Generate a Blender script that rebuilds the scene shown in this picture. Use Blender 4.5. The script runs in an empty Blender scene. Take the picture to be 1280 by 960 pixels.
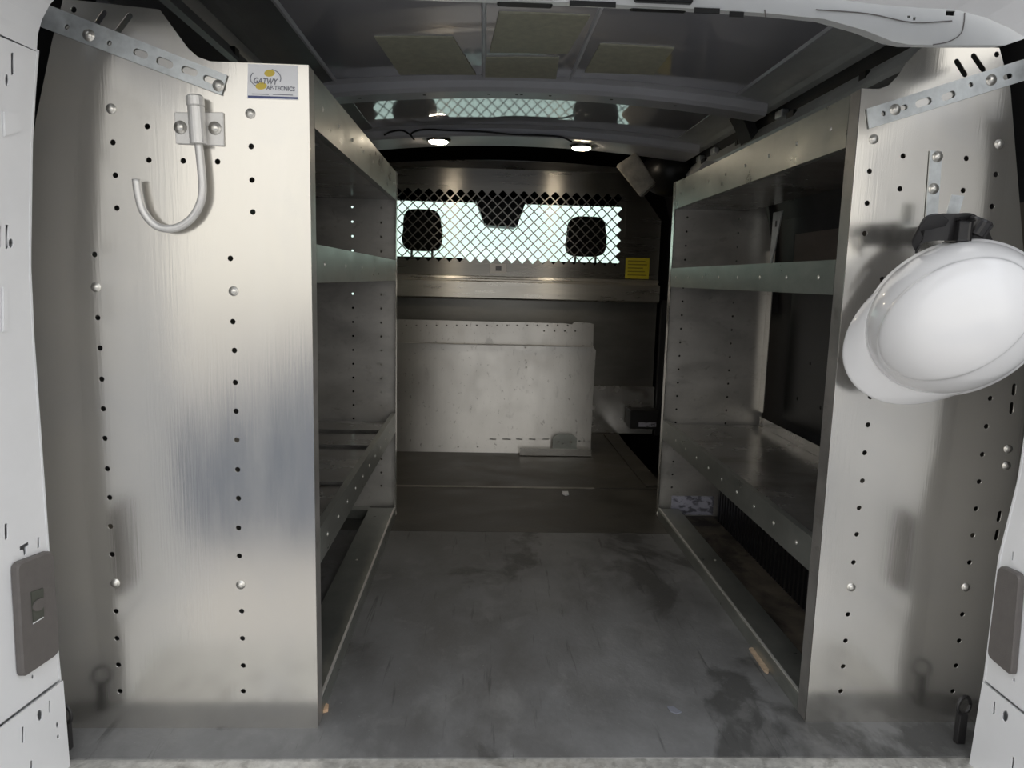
import bpy, bmesh, math, random
from mathutils import Vector, Matrix
random.seed(7)
PI = math.pi
SC = bpy.context.scene
COL = SC.collection

# ------------------------------------------------------------------ camera
CAM_H = 0.79
F_PX, PITCH, YAW, ROLL = 912.4, 0.1433, 0.0419, 0.0251
_fw = Vector((math.sin(YAW)*math.cos(PITCH), math.cos(YAW)*math.cos(PITCH), -math.sin(PITCH)))
_r0 = Vector((math.cos(YAW), -math.sin(YAW), 0)); _u0 = _r0.cross(_fw)
_r = math.cos(ROLL)*_r0 + math.sin(ROLL)*_u0
_u = -math.sin(ROLL)*_r0 + math.cos(ROLL)*_u0
cd = bpy.data.cameras.new('camera'); cam = bpy.data.objects.new('camera', cd); COL.objects.link(cam)
cd.sensor_fit = 'HORIZONTAL'; cd.sensor_width = 36; cd.lens = 36*F_PX/1280
cd.clip_start = 0.02; cd.clip_end = 200
m = Matrix((( _r.x, _u.x, -_fw.x, 0), (_r.y, _u.y, -_fw.y, 0), (_r.z, _u.z, -_fw.z, CAM_H), (0, 0, 0, 1)))
cam.matrix_world = m
SC.camera = cam

# ------------------------------------------------------------------ exposure, world
SC.view_settings.view_transform = 'Standard'
SC.view_settings.look = 'None'
SC.view_settings.exposure = 0.35
SC.view_settings.gamma = 1.0
SC.view_settings.use_curve_mapping = False
WORLD_STRENGTH = 1.2
w = bpy.data.worlds.new('overcast_sky'); SC.world = w; w.use_nodes = True
nt = w.node_tree; nt.nodes.clear()
wo = nt.nodes.new('ShaderNodeOutputWorld'); bg = nt.nodes.new('ShaderNodeBackground')
tc = nt.nodes.new('ShaderNodeTexCoord'); sx = nt.nodes.new('ShaderNodeSeparateXYZ')
rp = nt.nodes.new('ShaderNodeValToRGB')
nt.links.new(tc.outputs['Generated'], sx.inputs[0]); nt.links.new(sx.outputs['Z'], rp.inputs[0])
e = rp.color_ramp.elements
e[0].position = 0.0; e[0].color = (0.90, 0.87, 0.80, 1)
e[1].position = 1.0; e[1].color = (0.92, 0.97, 1.06, 1)
x_ = rp.color_ramp.elements.new(0.25); x_.color = (0.98, 0.96, 0.92, 1)
nt.links.new(rp.outputs[0], bg.inputs['Color']); bg.inputs['Strength'].default_value = WORLD_STRENGTH
nt.links.new(bg.outputs[0], wo.inputs['Surface'])

# ------------------------------------------------------------------ layout helper: a photo pixel met with a known wall of the van
def P(px, py, axis, val):
    d = _fw*F_PX + _r*(px-640) - _u*(py-480)
    o = Vector((0, 0, CAM_H)); i = 'xyz'.index(axis)
    t = (val-o[i])/d[i]
    return o + d*t

# ------------------------------------------------------------------ materials
def mat(name, base, metallic=0.0, rough=0.5, var=0.0, scale=(6, 6, 6), rvar=0.0, bump=0.0, bscale=None,
        stains=None, aniso=0.0, emit=None, spec=None, detail=6, cbase=None, coat=0.0):
    m = bpy.data.materials.new(name); m.use_nodes = True
    nt = m.node_tree; b = nt.nodes['Principled BSDF']
    b.inputs['Base Color'].default_value = (*base, 1); b.inputs['Metallic'].default_value = metallic
    b.inputs['Roughness'].default_value = rough
    if spec is not None: b.inputs['Specular IOR Level'].default_value = spec
    if coat: b.inputs['Coat Weight'].default_value = coat; b.inputs['Coat Roughness'].default_value = 0.03
    L = nt.links; N = nt.nodes
    tcn = N.new('ShaderNodeTexCoord'); mp = N.new('ShaderNodeMapping'); mp.inputs['Scale'].default_value = scale
    L.new(tcn.outputs['Object'], mp.inputs[0])
    nz = N.new('ShaderNodeTexNoise'); nz.inputs['Scale'].default_value = 1; nz.inputs['Detail'].default_value = detail
    nz.inputs['Roughness'].default_value = 0.62
    L.new(mp.outputs[0], nz.inputs['Vector'])
    col = None
    if var:
        r = N.new('ShaderNodeValToRGB'); c2 = cbase or base
        r.color_ramp.elements[0].position = 0.32; r.color_ramp.elements[1].position = 0.68
        r.color_ramp.elements[0].color = (*[c*(1-var) for c in base], 1)
        r.color_ramp.elements[1].color = (*[min(1, c*(1+var)) for c in c2], 1)
        L.new(nz.outputs['Fac'], r.inputs[0]); col = r.outputs[0]
    if stains:
        for (sc_, lo, hi, colr, amt) in stains:
            mp2 = N.new('ShaderNodeMapping'); mp2.inputs['Scale'].default_value = sc_
            mp2.inputs['Location'].default_value = (3.1*amt, 1.7, 2.3*lo)
            L.new(tcn.outputs['Object'], mp2.inputs[0])
            n2 = N.new('ShaderNodeTexNoise'); n2.inputs['Scale'].default_value = 1; n2.inputs['Detail'].default_value = 8
            n2.inputs['Roughness'].default_value = 0.6; n2.inputs['Distortion'].default_value = 0.4
            L.new(mp2.outputs[0], n2.inputs['Vector'])
            mr = N.new('ShaderNodeMapRange'); mr.inputs['From Min'].default_value = lo; mr.inputs['From Max'].default_value = hi
            mr.inputs['To Max'].default_value = amt
            L.new(n2.outputs['Fac'], mr.inputs['Value'])
            mx = N.new('ShaderNodeMix'); mx.data_type = 'RGBA'
            L.new(mr.outputs[0], mx.inputs['Factor'])
            if col is not None: L.new(col, mx.inputs['A'])
            else: mx.inputs['A'].default_value = (*base, 1)
            mx.inputs['B'].default_value = (*colr, 1)
            col = mx.outputs['Result']
    if col is not None: L.new(col, b.inputs['Base Color'])
    if rvar:
        mr = N.new('ShaderNodeMapRange'); mr.inputs['From Min'].default_value = 0.3; mr.inputs['From Max'].default_value = 0.7
        mr.inputs['To Min'].default_value = max(0.02, rough-rvar); mr.inputs['To Max'].default_value = rough+rvar
        L.new(nz.outputs['Fac'], mr.inputs['Value']); L.new(mr.outputs[0], b.inputs['Roughness'])
    if bump:
        mp3 = N.new('ShaderNodeMapping'); mp3.inputs['Scale'].default_value = bscale or scale
        L.new(tcn.outputs['Object'], mp3.inputs[0])
        n3 = N.new('ShaderNodeTexNoise'); n3.inputs['Scale'].default_value = 1; n3.inputs['Detail'].default_value = 3
        L.new(mp3.outputs[0], n3.inputs['Vector'])
        bp = N.new('ShaderNodeBump'); bp.inputs['Strength'].default_value = bump; bp.inputs['Distance'].default_value = 0.001
        L.new(n3.outputs['Fac'], bp.inputs['Height']); L.new(bp.outputs[0], b.inputs['Normal'])
    if aniso:
        b.inputs['Anisotropic'].default_value = aniso
        tn = N.new('ShaderNodeCombineXYZ'); tn.inputs[0].default_value = 1.0   # brushed along X
        L.new(tn.outputs[0], b.inputs['Tangent']); b.inputs['Anisotropic Rotation'].default_value = 0.25
    if emit:
        b.inputs['Emission Color'].default_value = (*emit[0], 1); b.inputs['Emission Strength'].default_value = emit[1]
    return m

M = {}
M['alu'] = mat('brushed_aluminium', (0.66, 0.64, 0.60), 0.93, 0.20, 0.04, (14, 14, 3), 0.04, 0.10, (260, 260, 9),
               stains=[((5, 5, 4), 0.5, 0.72, (0.55, 0.55, 0.56), 0.35)])
M['alu_dull'] = mat('dull_aluminium', (0.56, 0.54, 0.51), 0.8, 0.42, 0.1, (9, 9, 14), 0.08, 0.2, (14, 14, 200),
                    stains=[((6, 6, 12), 0.52, 0.7, (0.32, 0.31, 0.30), 0.55), ((30, 30, 40), 0.6, 0.7, (0.3, 0.28, 0.25), 0.4)])
M['alu_edge'] = mat('cut_aluminium_edge', (0.85, 0.84, 0.80), 0.6, 0.4)
M['galv'] = mat('galvanised_steel', (0.60, 0.63, 0.64), 0.75, 0.38, 0.16, (45, 45, 45), 0.1,
                stains=[((18, 18, 18), 0.5, 0.7, (0.75, 0.78, 0.80), 0.6)])
M['lip'] = mat('galvanised_shelf_steel', (0.40, 0.415, 0.385), 0.8, 0.34, 0.14, (12, 12, 18), 0.08,
               stains=[((9, 6, 20), 0.5, 0.7, (0.30, 0.31, 0.29), 0.6)])
M['shelf'] = mat('worn_shelf_steel', (0.50, 0.49, 0.47), 0.8, 0.24, 0.16, (8, 8, 8), 0.08,
                 stains=[((5, 9, 5), 0.5, 0.66, (0.20, 0.17, 0.14), 0.7)])
M['zinc'] = mat('zinc_bolt', (0.80, 0.78, 0.73), 0.8, 0.3, 0.1, (90, 90, 90))
M['hook'] = mat('silver_painted_steel', (0.74, 0.73, 0.71), 0.55, 0.42, 0.08, (60, 60, 60), 0.1)
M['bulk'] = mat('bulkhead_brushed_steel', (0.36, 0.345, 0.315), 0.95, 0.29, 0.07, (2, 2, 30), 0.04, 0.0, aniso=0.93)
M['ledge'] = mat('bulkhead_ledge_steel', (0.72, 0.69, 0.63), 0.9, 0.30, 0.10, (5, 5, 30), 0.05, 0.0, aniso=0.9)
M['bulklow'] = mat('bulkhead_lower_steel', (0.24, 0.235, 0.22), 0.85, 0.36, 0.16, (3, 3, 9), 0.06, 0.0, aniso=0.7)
M['mesh'] = mat('diamond_mesh_steel', (0.30, 0.31, 0.30), 0.8, 0.4)
M['sheet'] = mat('scuffed_aluminium_sheet', (0.56, 0.545, 0.52), 0.9, 0.34, 0.07, (8, 8, 6), 0.06, 0.0, aniso=0.8,
                 stains=[((70, 70, 45), 0.62, 0.70, (0.16, 0.15, 0.14), 0.7), ((24, 24, 10), 0.62, 0.72, (0.3, 0.29, 0.28), 0.5), ((9, 9, 4), 0.5, 0.75, (0.45, 0.44, 0.42), 0.5)])
M['floor'] = mat('worn_rubber_floor', (0.15, 0.151, 0.151), 0.0, 0.5, 0.30, (7, 5, 7), 0.12, 0.6, (120, 120, 120),
                 stains=[((2.2, 1.6, 2), 0.48, 0.60, (0.25, 0.252, 0.252), 0.65), ((3.2, 2.2, 3), 0.55, 0.60, (0.05, 0.05, 0.048), 0.75), ((14, 9, 14), 0.54, 0.66, (0.26, 0.26, 0.255), 0.35),
                         ((60, 4, 60), 0.62, 0.70, (0.04, 0.04, 0.04), 0.6), ((170, 170, 170), 0.64, 0.72, (0.3, 0.3, 0.29), 0.5)])
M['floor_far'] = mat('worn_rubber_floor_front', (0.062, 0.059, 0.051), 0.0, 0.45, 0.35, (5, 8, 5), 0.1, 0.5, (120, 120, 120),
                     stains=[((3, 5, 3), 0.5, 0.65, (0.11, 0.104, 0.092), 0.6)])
M['dirt'] = mat('dirty_floor_edge', (0.14, 0.12, 0.095), 0.0, 0.7, 0.4, (12, 12, 12), 0.1, 0.8, (60, 60, 60),
                stains=[((9, 6, 9), 0.48, 0.6, (0.02, 0.018, 0.016), 0.8)])
M['gap'] = mat('dark_seam_rubber', (0.012, 0.012, 0.012), 0, 0.8)
M['seam'] = mat('worn_metal_seam_strip', (0.28, 0.26, 0.23), 0.7, 0.4, 0.3, (14, 60, 14))
M['tread'] = mat('chequer_plate', (0.62, 0.61, 0.58), 0.5, 0.45, 0.2, (60, 60, 60), 0.1,
                 stains=[((25, 25, 25), 0.52, 0.66, (0.25, 0.24, 0.22), 0.7)])
M['white'] = mat('white_van_paint', (0.80, 0.81, 0.83), 0.0, 0.34, 0.03, (6, 6, 6), coat=0.3)
M['white_in'] = mat('white_van_paint_inner', (0.60, 0.61, 0.61), 0.0, 0.4, 0.05, (6, 6, 6))
M['roof'] = mat('glossy_grey_roof_paint', (0.66, 0.66, 0.71), 0.12, 0.06, 0.05, (2, 2, 2), 0.02, spec=1.0, coat=1.0)
M['bow'] = mat('satin_grey_roof_bow', (0.74, 0.74, 0.77), 0.0, 0.35, 0.06, (5, 5, 5), spec=0.5)
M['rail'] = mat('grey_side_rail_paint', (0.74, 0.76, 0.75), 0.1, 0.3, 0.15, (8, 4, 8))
M['rail_shade'] = mat('shaded_side_rail_paint', (0.24, 0.245, 0.25), 0.2, 0.35, 0.15, (8, 4, 8))  # right rail's grey darkened: the left side's shade put into the colour
M['wall'] = mat('dark_side_wall', (0.03, 0.03, 0.033), 0.0, 0.6, 0.3, (6, 6, 6))
M['wallbrown'] = mat('brown_grey_side_panel', (0.20, 0.17, 0.15), 0.0, 0.6, 0.15, (6, 3, 12))
M['pad'] = mat('grey_green_sound_pad', (0.62, 0.61, 0.47), 0.0, 0.55, 0.12, (40, 40, 40), 0.05, 0.5, (90, 90, 90))
M['black'] = mat('black_plastic', (0.012, 0.012, 0.013), 0.0, 0.4)
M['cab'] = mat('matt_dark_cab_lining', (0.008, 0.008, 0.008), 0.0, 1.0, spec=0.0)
M['blackfab'] = mat('black_seat_fabric', (0.012, 0.010, 0.010), 0.0, 0.9, 0.2, (90, 90, 90))
M['rubber'] = mat('black_rubber', (0.018, 0.017, 0.018), 0.0, 0.35, spec=0.6)
M['greyplas'] = mat('grey_plastic', (0.125, 0.115, 0.110), 0.0, 0.5, 0.06, (50, 50, 50), bump=0.4, bscale=(600, 600, 600))
M['latch'] = mat('dull_latch_plastic', (0.07, 0.075, 0.062), 0.1, 0.4)
M['helmet'] = mat('white_helmet_shell', (0.80, 0.80, 0.81), 0.0, 0.25, 0.01, (8, 8, 8), coat=0.4)
M['yellow'] = mat('yellow_sticker', (0.55, 0.47, 0.02), 0.0, 0.5, 0.05, (60, 60, 60))
M['yelline'] = mat('yellow_sticker_print', (0.20, 0.16, 0.01), 0.0, 0.5)
M['paper'] = mat('white_sticker', (0.86, 0.87, 0.90), 0.0, 0.4)
M['smudge'] = mat('smudged_label', (0.42, 0.42, 0.50), 0.0, 0.5, 0.1, (30, 30, 30),
                  stains=[((35, 35, 60), 0.48, 0.58, (0.08, 0.08, 0.10), 0.85)])
M['blueprint'] = mat('blue_print', (0.07, 0.09, 0.22), 0.0, 0.5)
M['greyprint'] = mat('grey_print', (0.22, 0.23, 0.27), 0.0, 0.5)
M['gold'] = mat('yellow_print', (0.68, 0.52, 0.08), 0.0, 0.5)
M['wood'] = mat('raw_wood', (0.50, 0.38, 0.27), 0.0, 0.7, 0.2, (60, 200, 60))
M['foam'] = mat('tan_foam', (0.62, 0.42, 0.27), 0.0, 0.8, 0.2, (90, 90, 90))
M['padgrey'] = mat('worn_grey_cushion', (0.42, 0.40, 0.35), 0.0, 0.7, 0.3, (20, 20, 20))
M['ground'] = mat('outdoor_paving', (0.56, 0.53, 0.49), 0.0, 0.8, 0.1, (2, 2, 2))
M['asphalt'] = mat('added_blue_asphalt', (0.055, 0.075, 0.115), 0.0, 0.7, 0.2, (3, 3, 3))
M['led'] = mat('led_lens', (1, 1, 1), 0, 0.4, emit=((1.0, 0.86, 0.66), 55))
M['chrome'] = mat('chrome_bezel', (0.8, 0.8, 0.8), 1.0, 0.2)
gm = bpy.data.materials.new('windscreen_glass'); gm.use_nodes = True
_n = gm.node_tree; _n.nodes.clear()
_o = _n.nodes.new('ShaderNodeOutputMaterial'); _t = _n.nodes.new('ShaderNodeBsdfTransparent'); _g = _n.nodes.new('ShaderNodeBsdfGlossy')
_m = _n.nodes.new('ShaderNodeMixShader'); _m.inputs[0].default_value = 0.06; _t.inputs[0].default_value = (0.84, 0.98, 0.955, 1)
_g.inputs['Roughness'].default_value = 0.02
_n.links.new(_t.outputs[0], _m.inputs[1]); _n.links.new(_g.outputs[0], _m.inputs[2]); _n.links.new(_m.outputs[0], _o.inputs[0])
M['glass'] = gm

# ------------------------------------------------------------------ object helpers
def link(name, bm, m, parent=None, smooth=False, loc=None):
    me = bpy.data.meshes.new(name)
    bmesh.ops.recalc_face_normals(bm, faces=bm.faces)
    bm.to_mesh(me); bm.free()
    for mm in (m if isinstance(m, (list, tuple)) else [m]): me.materials.append(M[mm] if isinstance(mm, str) else mm)
    if smooth:
        for p in me.polygons: p.use_smooth = True
    o = bpy.data.objects.new(name, me); COL.objects.link(o)
    if parent is not None: o.parent = parent
    if parent is not None and parent.type == 'EMPTY' or parent is not None:
        # geometry is written in world coordinates: move it into the parent's space
        base = Vector((0, 0, 0)); q = parent
        while q is not None: base += q.location; q = q.parent
        me.transform(Matrix.Translation(-base))
    return o
def origin(o):
    """put a top-level mesh's origin at the bottom centre of its box"""
    me = o.data; xs = [v.co for v in me.vertices]
    lo = Vector([min(c[i] for c in xs) for i in range(3)]); hi = Vector([max(c[i] for c in xs) for i in range(3)])
    b = Vector(((lo.x+hi.x)/2, (lo.y+hi.y)/2, lo.z)); me.transform(Matrix.Translation(-b)); o.location = b
    return o
def tag(o, label, cat, group=None, kind=None):
    if label: o['label'] = label
    if cat: o['category'] = cat
    if group: o['group'] = group
    if kind: o['kind'] = kind
    return o
def empty(name, loc, label, cat, group=None):
    o = bpy.data.objects.new(name, None); COL.objects.link(o); o.location = loc; o.empty_display_size = 0.05
    return tag(o, label, cat, group)
def struct(o, label=None):
    o['kind'] = 'structure'
    if label: o['label'] = label
    return o
def copy_tree(o, parent=None):
    c = o.copy(); COL.objects.link(c); c.parent = parent
    for ch in [x for x in bpy.data.objects if x.parent == o]: copy_tree(ch, c)
    return c

def box(bm, lo, hi, bevel=0.0):
    lo = Vector(lo); hi = Vector(hi)
    r = bmesh.ops.create_cube(bm, size=1)
    vs = r['verts']
    for v in vs: v.co = Vector([(lo[i]+hi[i])/2 + v.co[i]*(hi[i]-lo[i]) for i in range(3)])
    if bevel:
        es = list({e for v in vs for e in v.link_edges})
        bmesh.ops.bevel(bm, geom=es, offset=bevel, segments=2, affect='EDGES', profile=0.5)
    return bm
def boxes(*args, bevel=0.0):
    bm = bmesh.new()
    for lo, hi in args: box(bm, lo, hi, bevel)
    return bm
def circ(x, y, r, n=8, a0=0.0): return [(x+r*math.cos(a0+2*PI*i/n), y+r*math.sin(a0+2*PI*i/n)) for i in range(n)]
def slot(x0, y0, x1, y1, w):
    d = Vector((x1-x0, y1-y0)); L = d.length; a = math.atan2(d.y, d.x); out = []
    for k in range(7): t = a-PI/2+PI*k/6; out.append((x1+w/2*math.cos(t), y1+w/2*math.sin(t)))
    for k in range(7): t = a+PI/2+PI*k/6; out.append((x0+w/2*math.cos(t), y0+w/2*math.sin(t)))
    return out
def plate(outline, holes, t, fmap, cuts=()):
    """a sheet with real holes: 2-D outline and holes, thickness t, fmap(u, v, w) -> world point"""
    cu = bpy.data.curves.new('tmp', 'CURVE'); cu.dimensions = '2D'; cu.fill_mode = 'BOTH'; cu.extrude = t/2
    for lp in [outline]+list(holes):
        s = cu.splines.new('POLY'); s.points.add(len(lp)-1)
        for p, q in zip(s.points, lp): p.co = (q[0], q[1], 0, 1)
        s.use_cyclic_u = True
    ob = bpy.data.objects.new('tmp', cu); COL.objects.link(ob)
    dg = bpy.context.evaluated_depsgraph_get(); ev = ob.evaluated_get(dg)
    me = ev.to_mesh(); bm = bmesh.new(); bm.from_mesh(me); ev.to_mesh_clear()
    bpy.data.objects.remove(ob); bpy.data.curves.remove(cu)
    bmesh.ops.remove_doubles(bm, verts=bm.verts, dist=1e-5)
    for (ax, val) in cuts:
        no = Vector((1, 0, 0)) if ax == 0 else Vector((0, 1, 0)); co = no*val
        bmesh.ops.bisect_plane(bm, geom=bm.verts[:]+bm.edges[:]+bm.faces[:], plane_co=co, plane_no=no)
    for v in bm.verts: v.co = Vector(fmap(v.co.x, v.co.y, v.co.z))
    return bm
def tube(bm, pts, r, n=10, cap=True, radii=None):
    pts = [Vector(p) for p in pts]; rings = []
    prev = None
    for i, p in enumerate(pts):
        d = (pts[min(i+1, len(pts)-1)]-pts[max(i-1, 0)]).normalized()
        if prev is None: a = d.orthogonal().normalized()
        else: a = (prev - d*prev.dot(d)).normalized()
        prev = a; b = d.cross(a); rr = radii[i] if radii else r
        rings.append([bm.verts.new(p+a*rr*math.cos(2*PI*k/n)+b*rr*math.sin(2*PI*k/n)) for k in range(n)])
    for A, B in zip(rings, rings[1:]):
        for k in range(n): bm.faces.new((A[k], A[(k+1) % n], B[(k+1) % n], B[k]))
    if cap: bm.faces.new(rings[0][::-1]); bm.faces.new(rings[-1])
    return bm
def smoothpath(pts, n=5):
    pts = [Vector(p) for p in pts]; out = []
    P4 = [pts[0]*2-pts[1]]+pts+[pts[-1]*2-pts[-2]]
    for i in range(1, len(P4)-2):
        a, b, c, d = P4[i-1:i+3]
        for k in range(n):
            t = k/n
            out.append(0.5*((2*b)+(c-a)*t+(2*a-5*b+4*c-d)*t*t+(3*b-a-3*c+d)*t**3))
    out.append(pts[-1]); return out
def extrude_profile(bm, prof, y0, y1):
    """closed (x,z) profile swept along Y"""
    A = [bm.verts.new((x, y0, z)) for x, z in prof]; B = [bm.verts.new((x, y1, z)) for x, z in prof]
    n = len(prof)
    for k in range(n): bm.faces.new((A[k], A[(k+1) % n], B[(k+1) % n], B[k]))
    bm.faces.new(A[::-1]); bm.faces.new(B)
    return bm
def strip(bm, pts, width_vec, t_fn=None, thick=0.003):
    """flat bar bent along pts; width along width_vec"""
    pts = [Vector(p) for p in pts]; wv = Vector(width_vec)/2; rings = []
    for i, p in enumerate(pts):
        d = (pts[min(i+1, len(pts)-1)]-pts[max(i-1, 0)]).normalized(); nrm = d.cross(wv).normalized()*thick/2
        rings.append([bm.verts.new(p+wv+nrm), bm.verts.new(p-wv+nrm), bm.verts.new(p-wv-nrm), bm.verts.new(p+wv-nrm)])
    for A, B in zip(rings, rings[1:]):
        for k in range(4): bm.faces.new((A[k], A[(k+1) % 4], B[(k+1) % 4], B[k]))
    bm.faces.new(rings[0][::-1]); bm.faces.new(rings[-1])
    return bm
def quad_prism(bm, pts, nvec):
    A = [bm.verts.new(p) for p in pts]; B = [bm.verts.new(Vector(p)+Vector(nvec)) for p in pts]; n = len(pts)
    for k in range(n): bm.faces.new((A[k], A[(k+1) % n], B[(k+1) % n], B[k]))
    bm.faces.new(A[::-1]); bm.faces.new(B); return bm

# ------------------------------------------------------------------ key dimensions (metres, floor z = 0, X right, Y into the van)
XL, XR = -0.276, 0.604          # aisle faces of the two shelving units
YL0, YL1 = 1.195, 2.363
YR0, YR1 = 1.2125, 2.390
H = 1.108
YB = 3.75                       # bulkhead
XC = 0.155                      # van centre line
def roof_z(x): return 1.386 - 0.042*((x-XC)/0.72)**2

# ------------------------------------------------------------------ outside ground
bm = boxes(((-40, -40, -0.64), (40, 40, -0.60)))
struct(origin(link('ground', bm, 'ground')), 'pale paving outside the van')
bm = boxes(((-2.9, -16.0, -0.60), (3.4, -1.2, -0.596)))  # unseen dark patch added so the end panels reflect a blue zone
struct(origin(link('ground_reflection_patch', bm, 'asphalt')), 'unseen dark blue asphalt strip added for its reflection in the end panels')

# ------------------------------------------------------------------ floor
YF0 = 1.115
seamA, seamB = 2.209, 2.708
XSW = 0.70                      # step well starts here on the right, from YSW to the bulkhead
fx0, fx1 = -0.78, 1.02
bm = boxes(((fx0, YF0, -0.02), (fx1, seamA-0.002, 0)))
struct(origin(link('floor', bm, 'floor')), 'worn dark grey rubber load floor')
bm = boxes(((fx0, seamA+0.002, -0.02), (fx1, seamB-0.004, -0.0005)))
struct(origin(link('floor', bm, 'floor_far')), 'middle section of the worn rubber floor')
# front section with the diagonal cut of the side door step
a1 = P(772, 541, 'z', 0); a2 = P(816, 600, 'z', 0)
bm = bmesh.new()
quad_prism(bm, [(fx0, seamB+0.004, 0), (a2.x, seamB+0.004, 0), (a2.x, a2.y, 0), (a1.x, YB-0.02, 0), (fx0, YB-0.02, 0)], (0, 0, -0.02))
ff = struct(origin(link('floor', bm, 'floor_far')), 'front section of the dark floor before the bulkhead')
bm = boxes(((a1.x-0.35, seamB+0.004, -0.24), (fx1, YB, -0.20)))
struct(origin(link('floor_step_well', bm, 'black')), 'black side door step well')
bm = boxes(((fx0, YF0, -0.06), (fx1, YB+1.5, -0.021)))
for f in list(bm.faces): pass
# sub floor under the mats (stops before the step well)
bm.free(); bm = boxes(((fx0, YF0, -0.06), (fx1, seamB-0.02, -0.021)), ((fx0, seamB-0.02, -0.06), (a2.x-0.02, YB, -0.021)))
struct(origin(link('floor_underlay', bm, 'gap')))
# worn metal strip on the far seam
bm = boxes(((-0.37, seamB-0.012, 0), (0.44, seamB+0.004, 0.0025)))
tag(origin(link('seam_strip', bm, 'seam')), 'thin worn metal strip across the far floor seam', 'floor strip')
# step edge trim beside the well
bm = bmesh.new()
strip(bm, [(a2.x-0.015, a2.y-0.1, 0.004), (a2.x-0.02, a2.y+0.02, 0.004), (a1.x-0.05, a1.y-0.06, 0.004)], (0.07, 0.02, 0), thick=0.006)
tag(origin(link('step_edge_trim', bm, 'floor_far')), 'scuffed diagonal edge trim beside the side step', 'edge trim')
# dirty edge of floor beyond the right base rail
bm = boxes(((0.70, YR0+0.05, 0), (0.80, YR1-0.02, 0.002)))
struct(origin(link('floor_dirty_edge', bm, 'dirt')), 'dirty brown floor strip under the right shelves')

# chequer plate sill
bm = boxes(((-0.76, 0.90, -0.035), (0.98, YF0, -0.003)))
sill = origin(link('trim_1', bm, 'tread')); struct(sill, 'pale chequer plate sill at the rear edge of the floor')
bm = bmesh.new()
for i in range(64):
    for j in range(6):
        cx = -0.70+i*0.025+(0.0125 if j % 2 else 0); cy = 0.925+j*0.033; s = 1 if (i+j) % 2 else -1
        dx, dy = 0.008, 0.008*s
        nrm = Vector((-dy, dx, 0)).normalized()*0.0025
        a = Vector((cx-dx, cy-dy, -0.003)); b = Vector((cx+dx, cy+dy, -0.003)); mid = Vector((cx, cy, -0.0015))
        vs = [bm.verts.new(a), bm.verts.new(Vector((cx, cy, -0.003))+nrm), bm.verts.new(b), bm.verts.new(Vector((cx, cy, -0.003))-nrm), bm.verts.new(mid)]
        for k in range(4): bm.faces.new((vs[k], vs[(k+1) % 4], vs[4]))
link('tread_pattern', bm, 'tread', sill)
bm = boxes(((-0.80, 0.80, -0.60), (1.02, 0.90, -0.05)), ((-0.78, 0.90, -0.30), (1.0, 1.2, -0.07)))
struct(origin(link('trim_2', bm, 'white_in')), 'rear sill body below the floor')

# ------------------------------------------------------------------ side walls (curved section)
def wall(side, name, label):
    xo = -0.80 if side < 0 else 1.00
    s = side
    prof = [(xo, -0.25), (xo-s*0.0, 0.70), (xo-s*0.03, 1.0), (xo-s*0.09, 1.22), (xo-s*0.13, 1.40), (xo-s*0.13, 1.46), (xo+s*0.08, 1.46), (xo+s*0.08, -0.25)]
    bm = extrude_profile(bmesh.new(), prof, 1.14, YB+0.1)
    return struct(link(name, bm, 'wall'), label)
wl = wall(-1, 'wall_left', 'dark left side wall of the load bay')
wr = wall(1, 'wall_right', 'dark right side wall of the load bay')
# brown grey upper panel on the right wall with a pressed frame round it
bm = boxes(((0.975, 1.25, 0.84), (0.985, 2.30, 1.03)))
link('side_panel', bm, 'wallbrown', wr)
# black lining panel with holes
hl = [circ(1.35+0.16*i, 0.56, 0.006) for i in range(6)] + [circ(1.42+0.16*i, 0.44, 0.006) for i in range(6)]
bm = plate([(1.24, 0.36), (2.32, 0.36), (2.32, 0.80), (1.24, 0.80)], hl, 0.004, lambda u, v, w_: (0.99+w_, u, v))
link('lining_panel', bm, 'black', wr)
# ribbed lower lining
bm = bmesh.new()
for i in range(44):
    y = 1.25+i*0.025
    box(bm, (0.80+0.0, y, 0.0), (0.812, y+0.012, 0.26))
box(bm, (0.812, 1.24, 0.0), (0.83, 2.36, 0.27))
link('ribbed_lining', bm, 'black', wr)

# side rails below the roof
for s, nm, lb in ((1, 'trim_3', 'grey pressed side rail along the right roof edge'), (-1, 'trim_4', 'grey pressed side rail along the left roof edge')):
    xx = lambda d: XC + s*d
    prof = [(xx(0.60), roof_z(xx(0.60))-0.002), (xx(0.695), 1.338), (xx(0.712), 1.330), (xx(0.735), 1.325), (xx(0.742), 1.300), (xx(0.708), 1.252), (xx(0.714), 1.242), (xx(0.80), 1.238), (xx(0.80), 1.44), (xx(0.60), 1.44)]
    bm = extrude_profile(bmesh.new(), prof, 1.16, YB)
    rail = struct(link(nm, bm, 'rail' if s > 0 else 'rail_shade'), lb)
    # slots and clips along the lower web
    bm = bmesh.new()
    for (y, L_) in ((1.75, 0.03), (2.15, 0.05), (2.55, 0.06), (2.62, 0.02), (3.0, 0.05)):
        box(bm, (min(xx(0.722), xx(0.735)), y, 1.270), (max(xx(0.722), xx(0.735)), y+L_, 1.290))
    link('rail_slot', bm, 'black', rail)
    bm = bmesh.new()
    for y in (2.22, 2.48, 2.86, 3.05):
        box(bm, (min(xx(0.715), xx(0.738)), y, 1.285), (max(xx(0.715), xx(0.738)), y+0.05, 1.308), 0.003)
    link('clip', bm, 'galv', rail)

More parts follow.
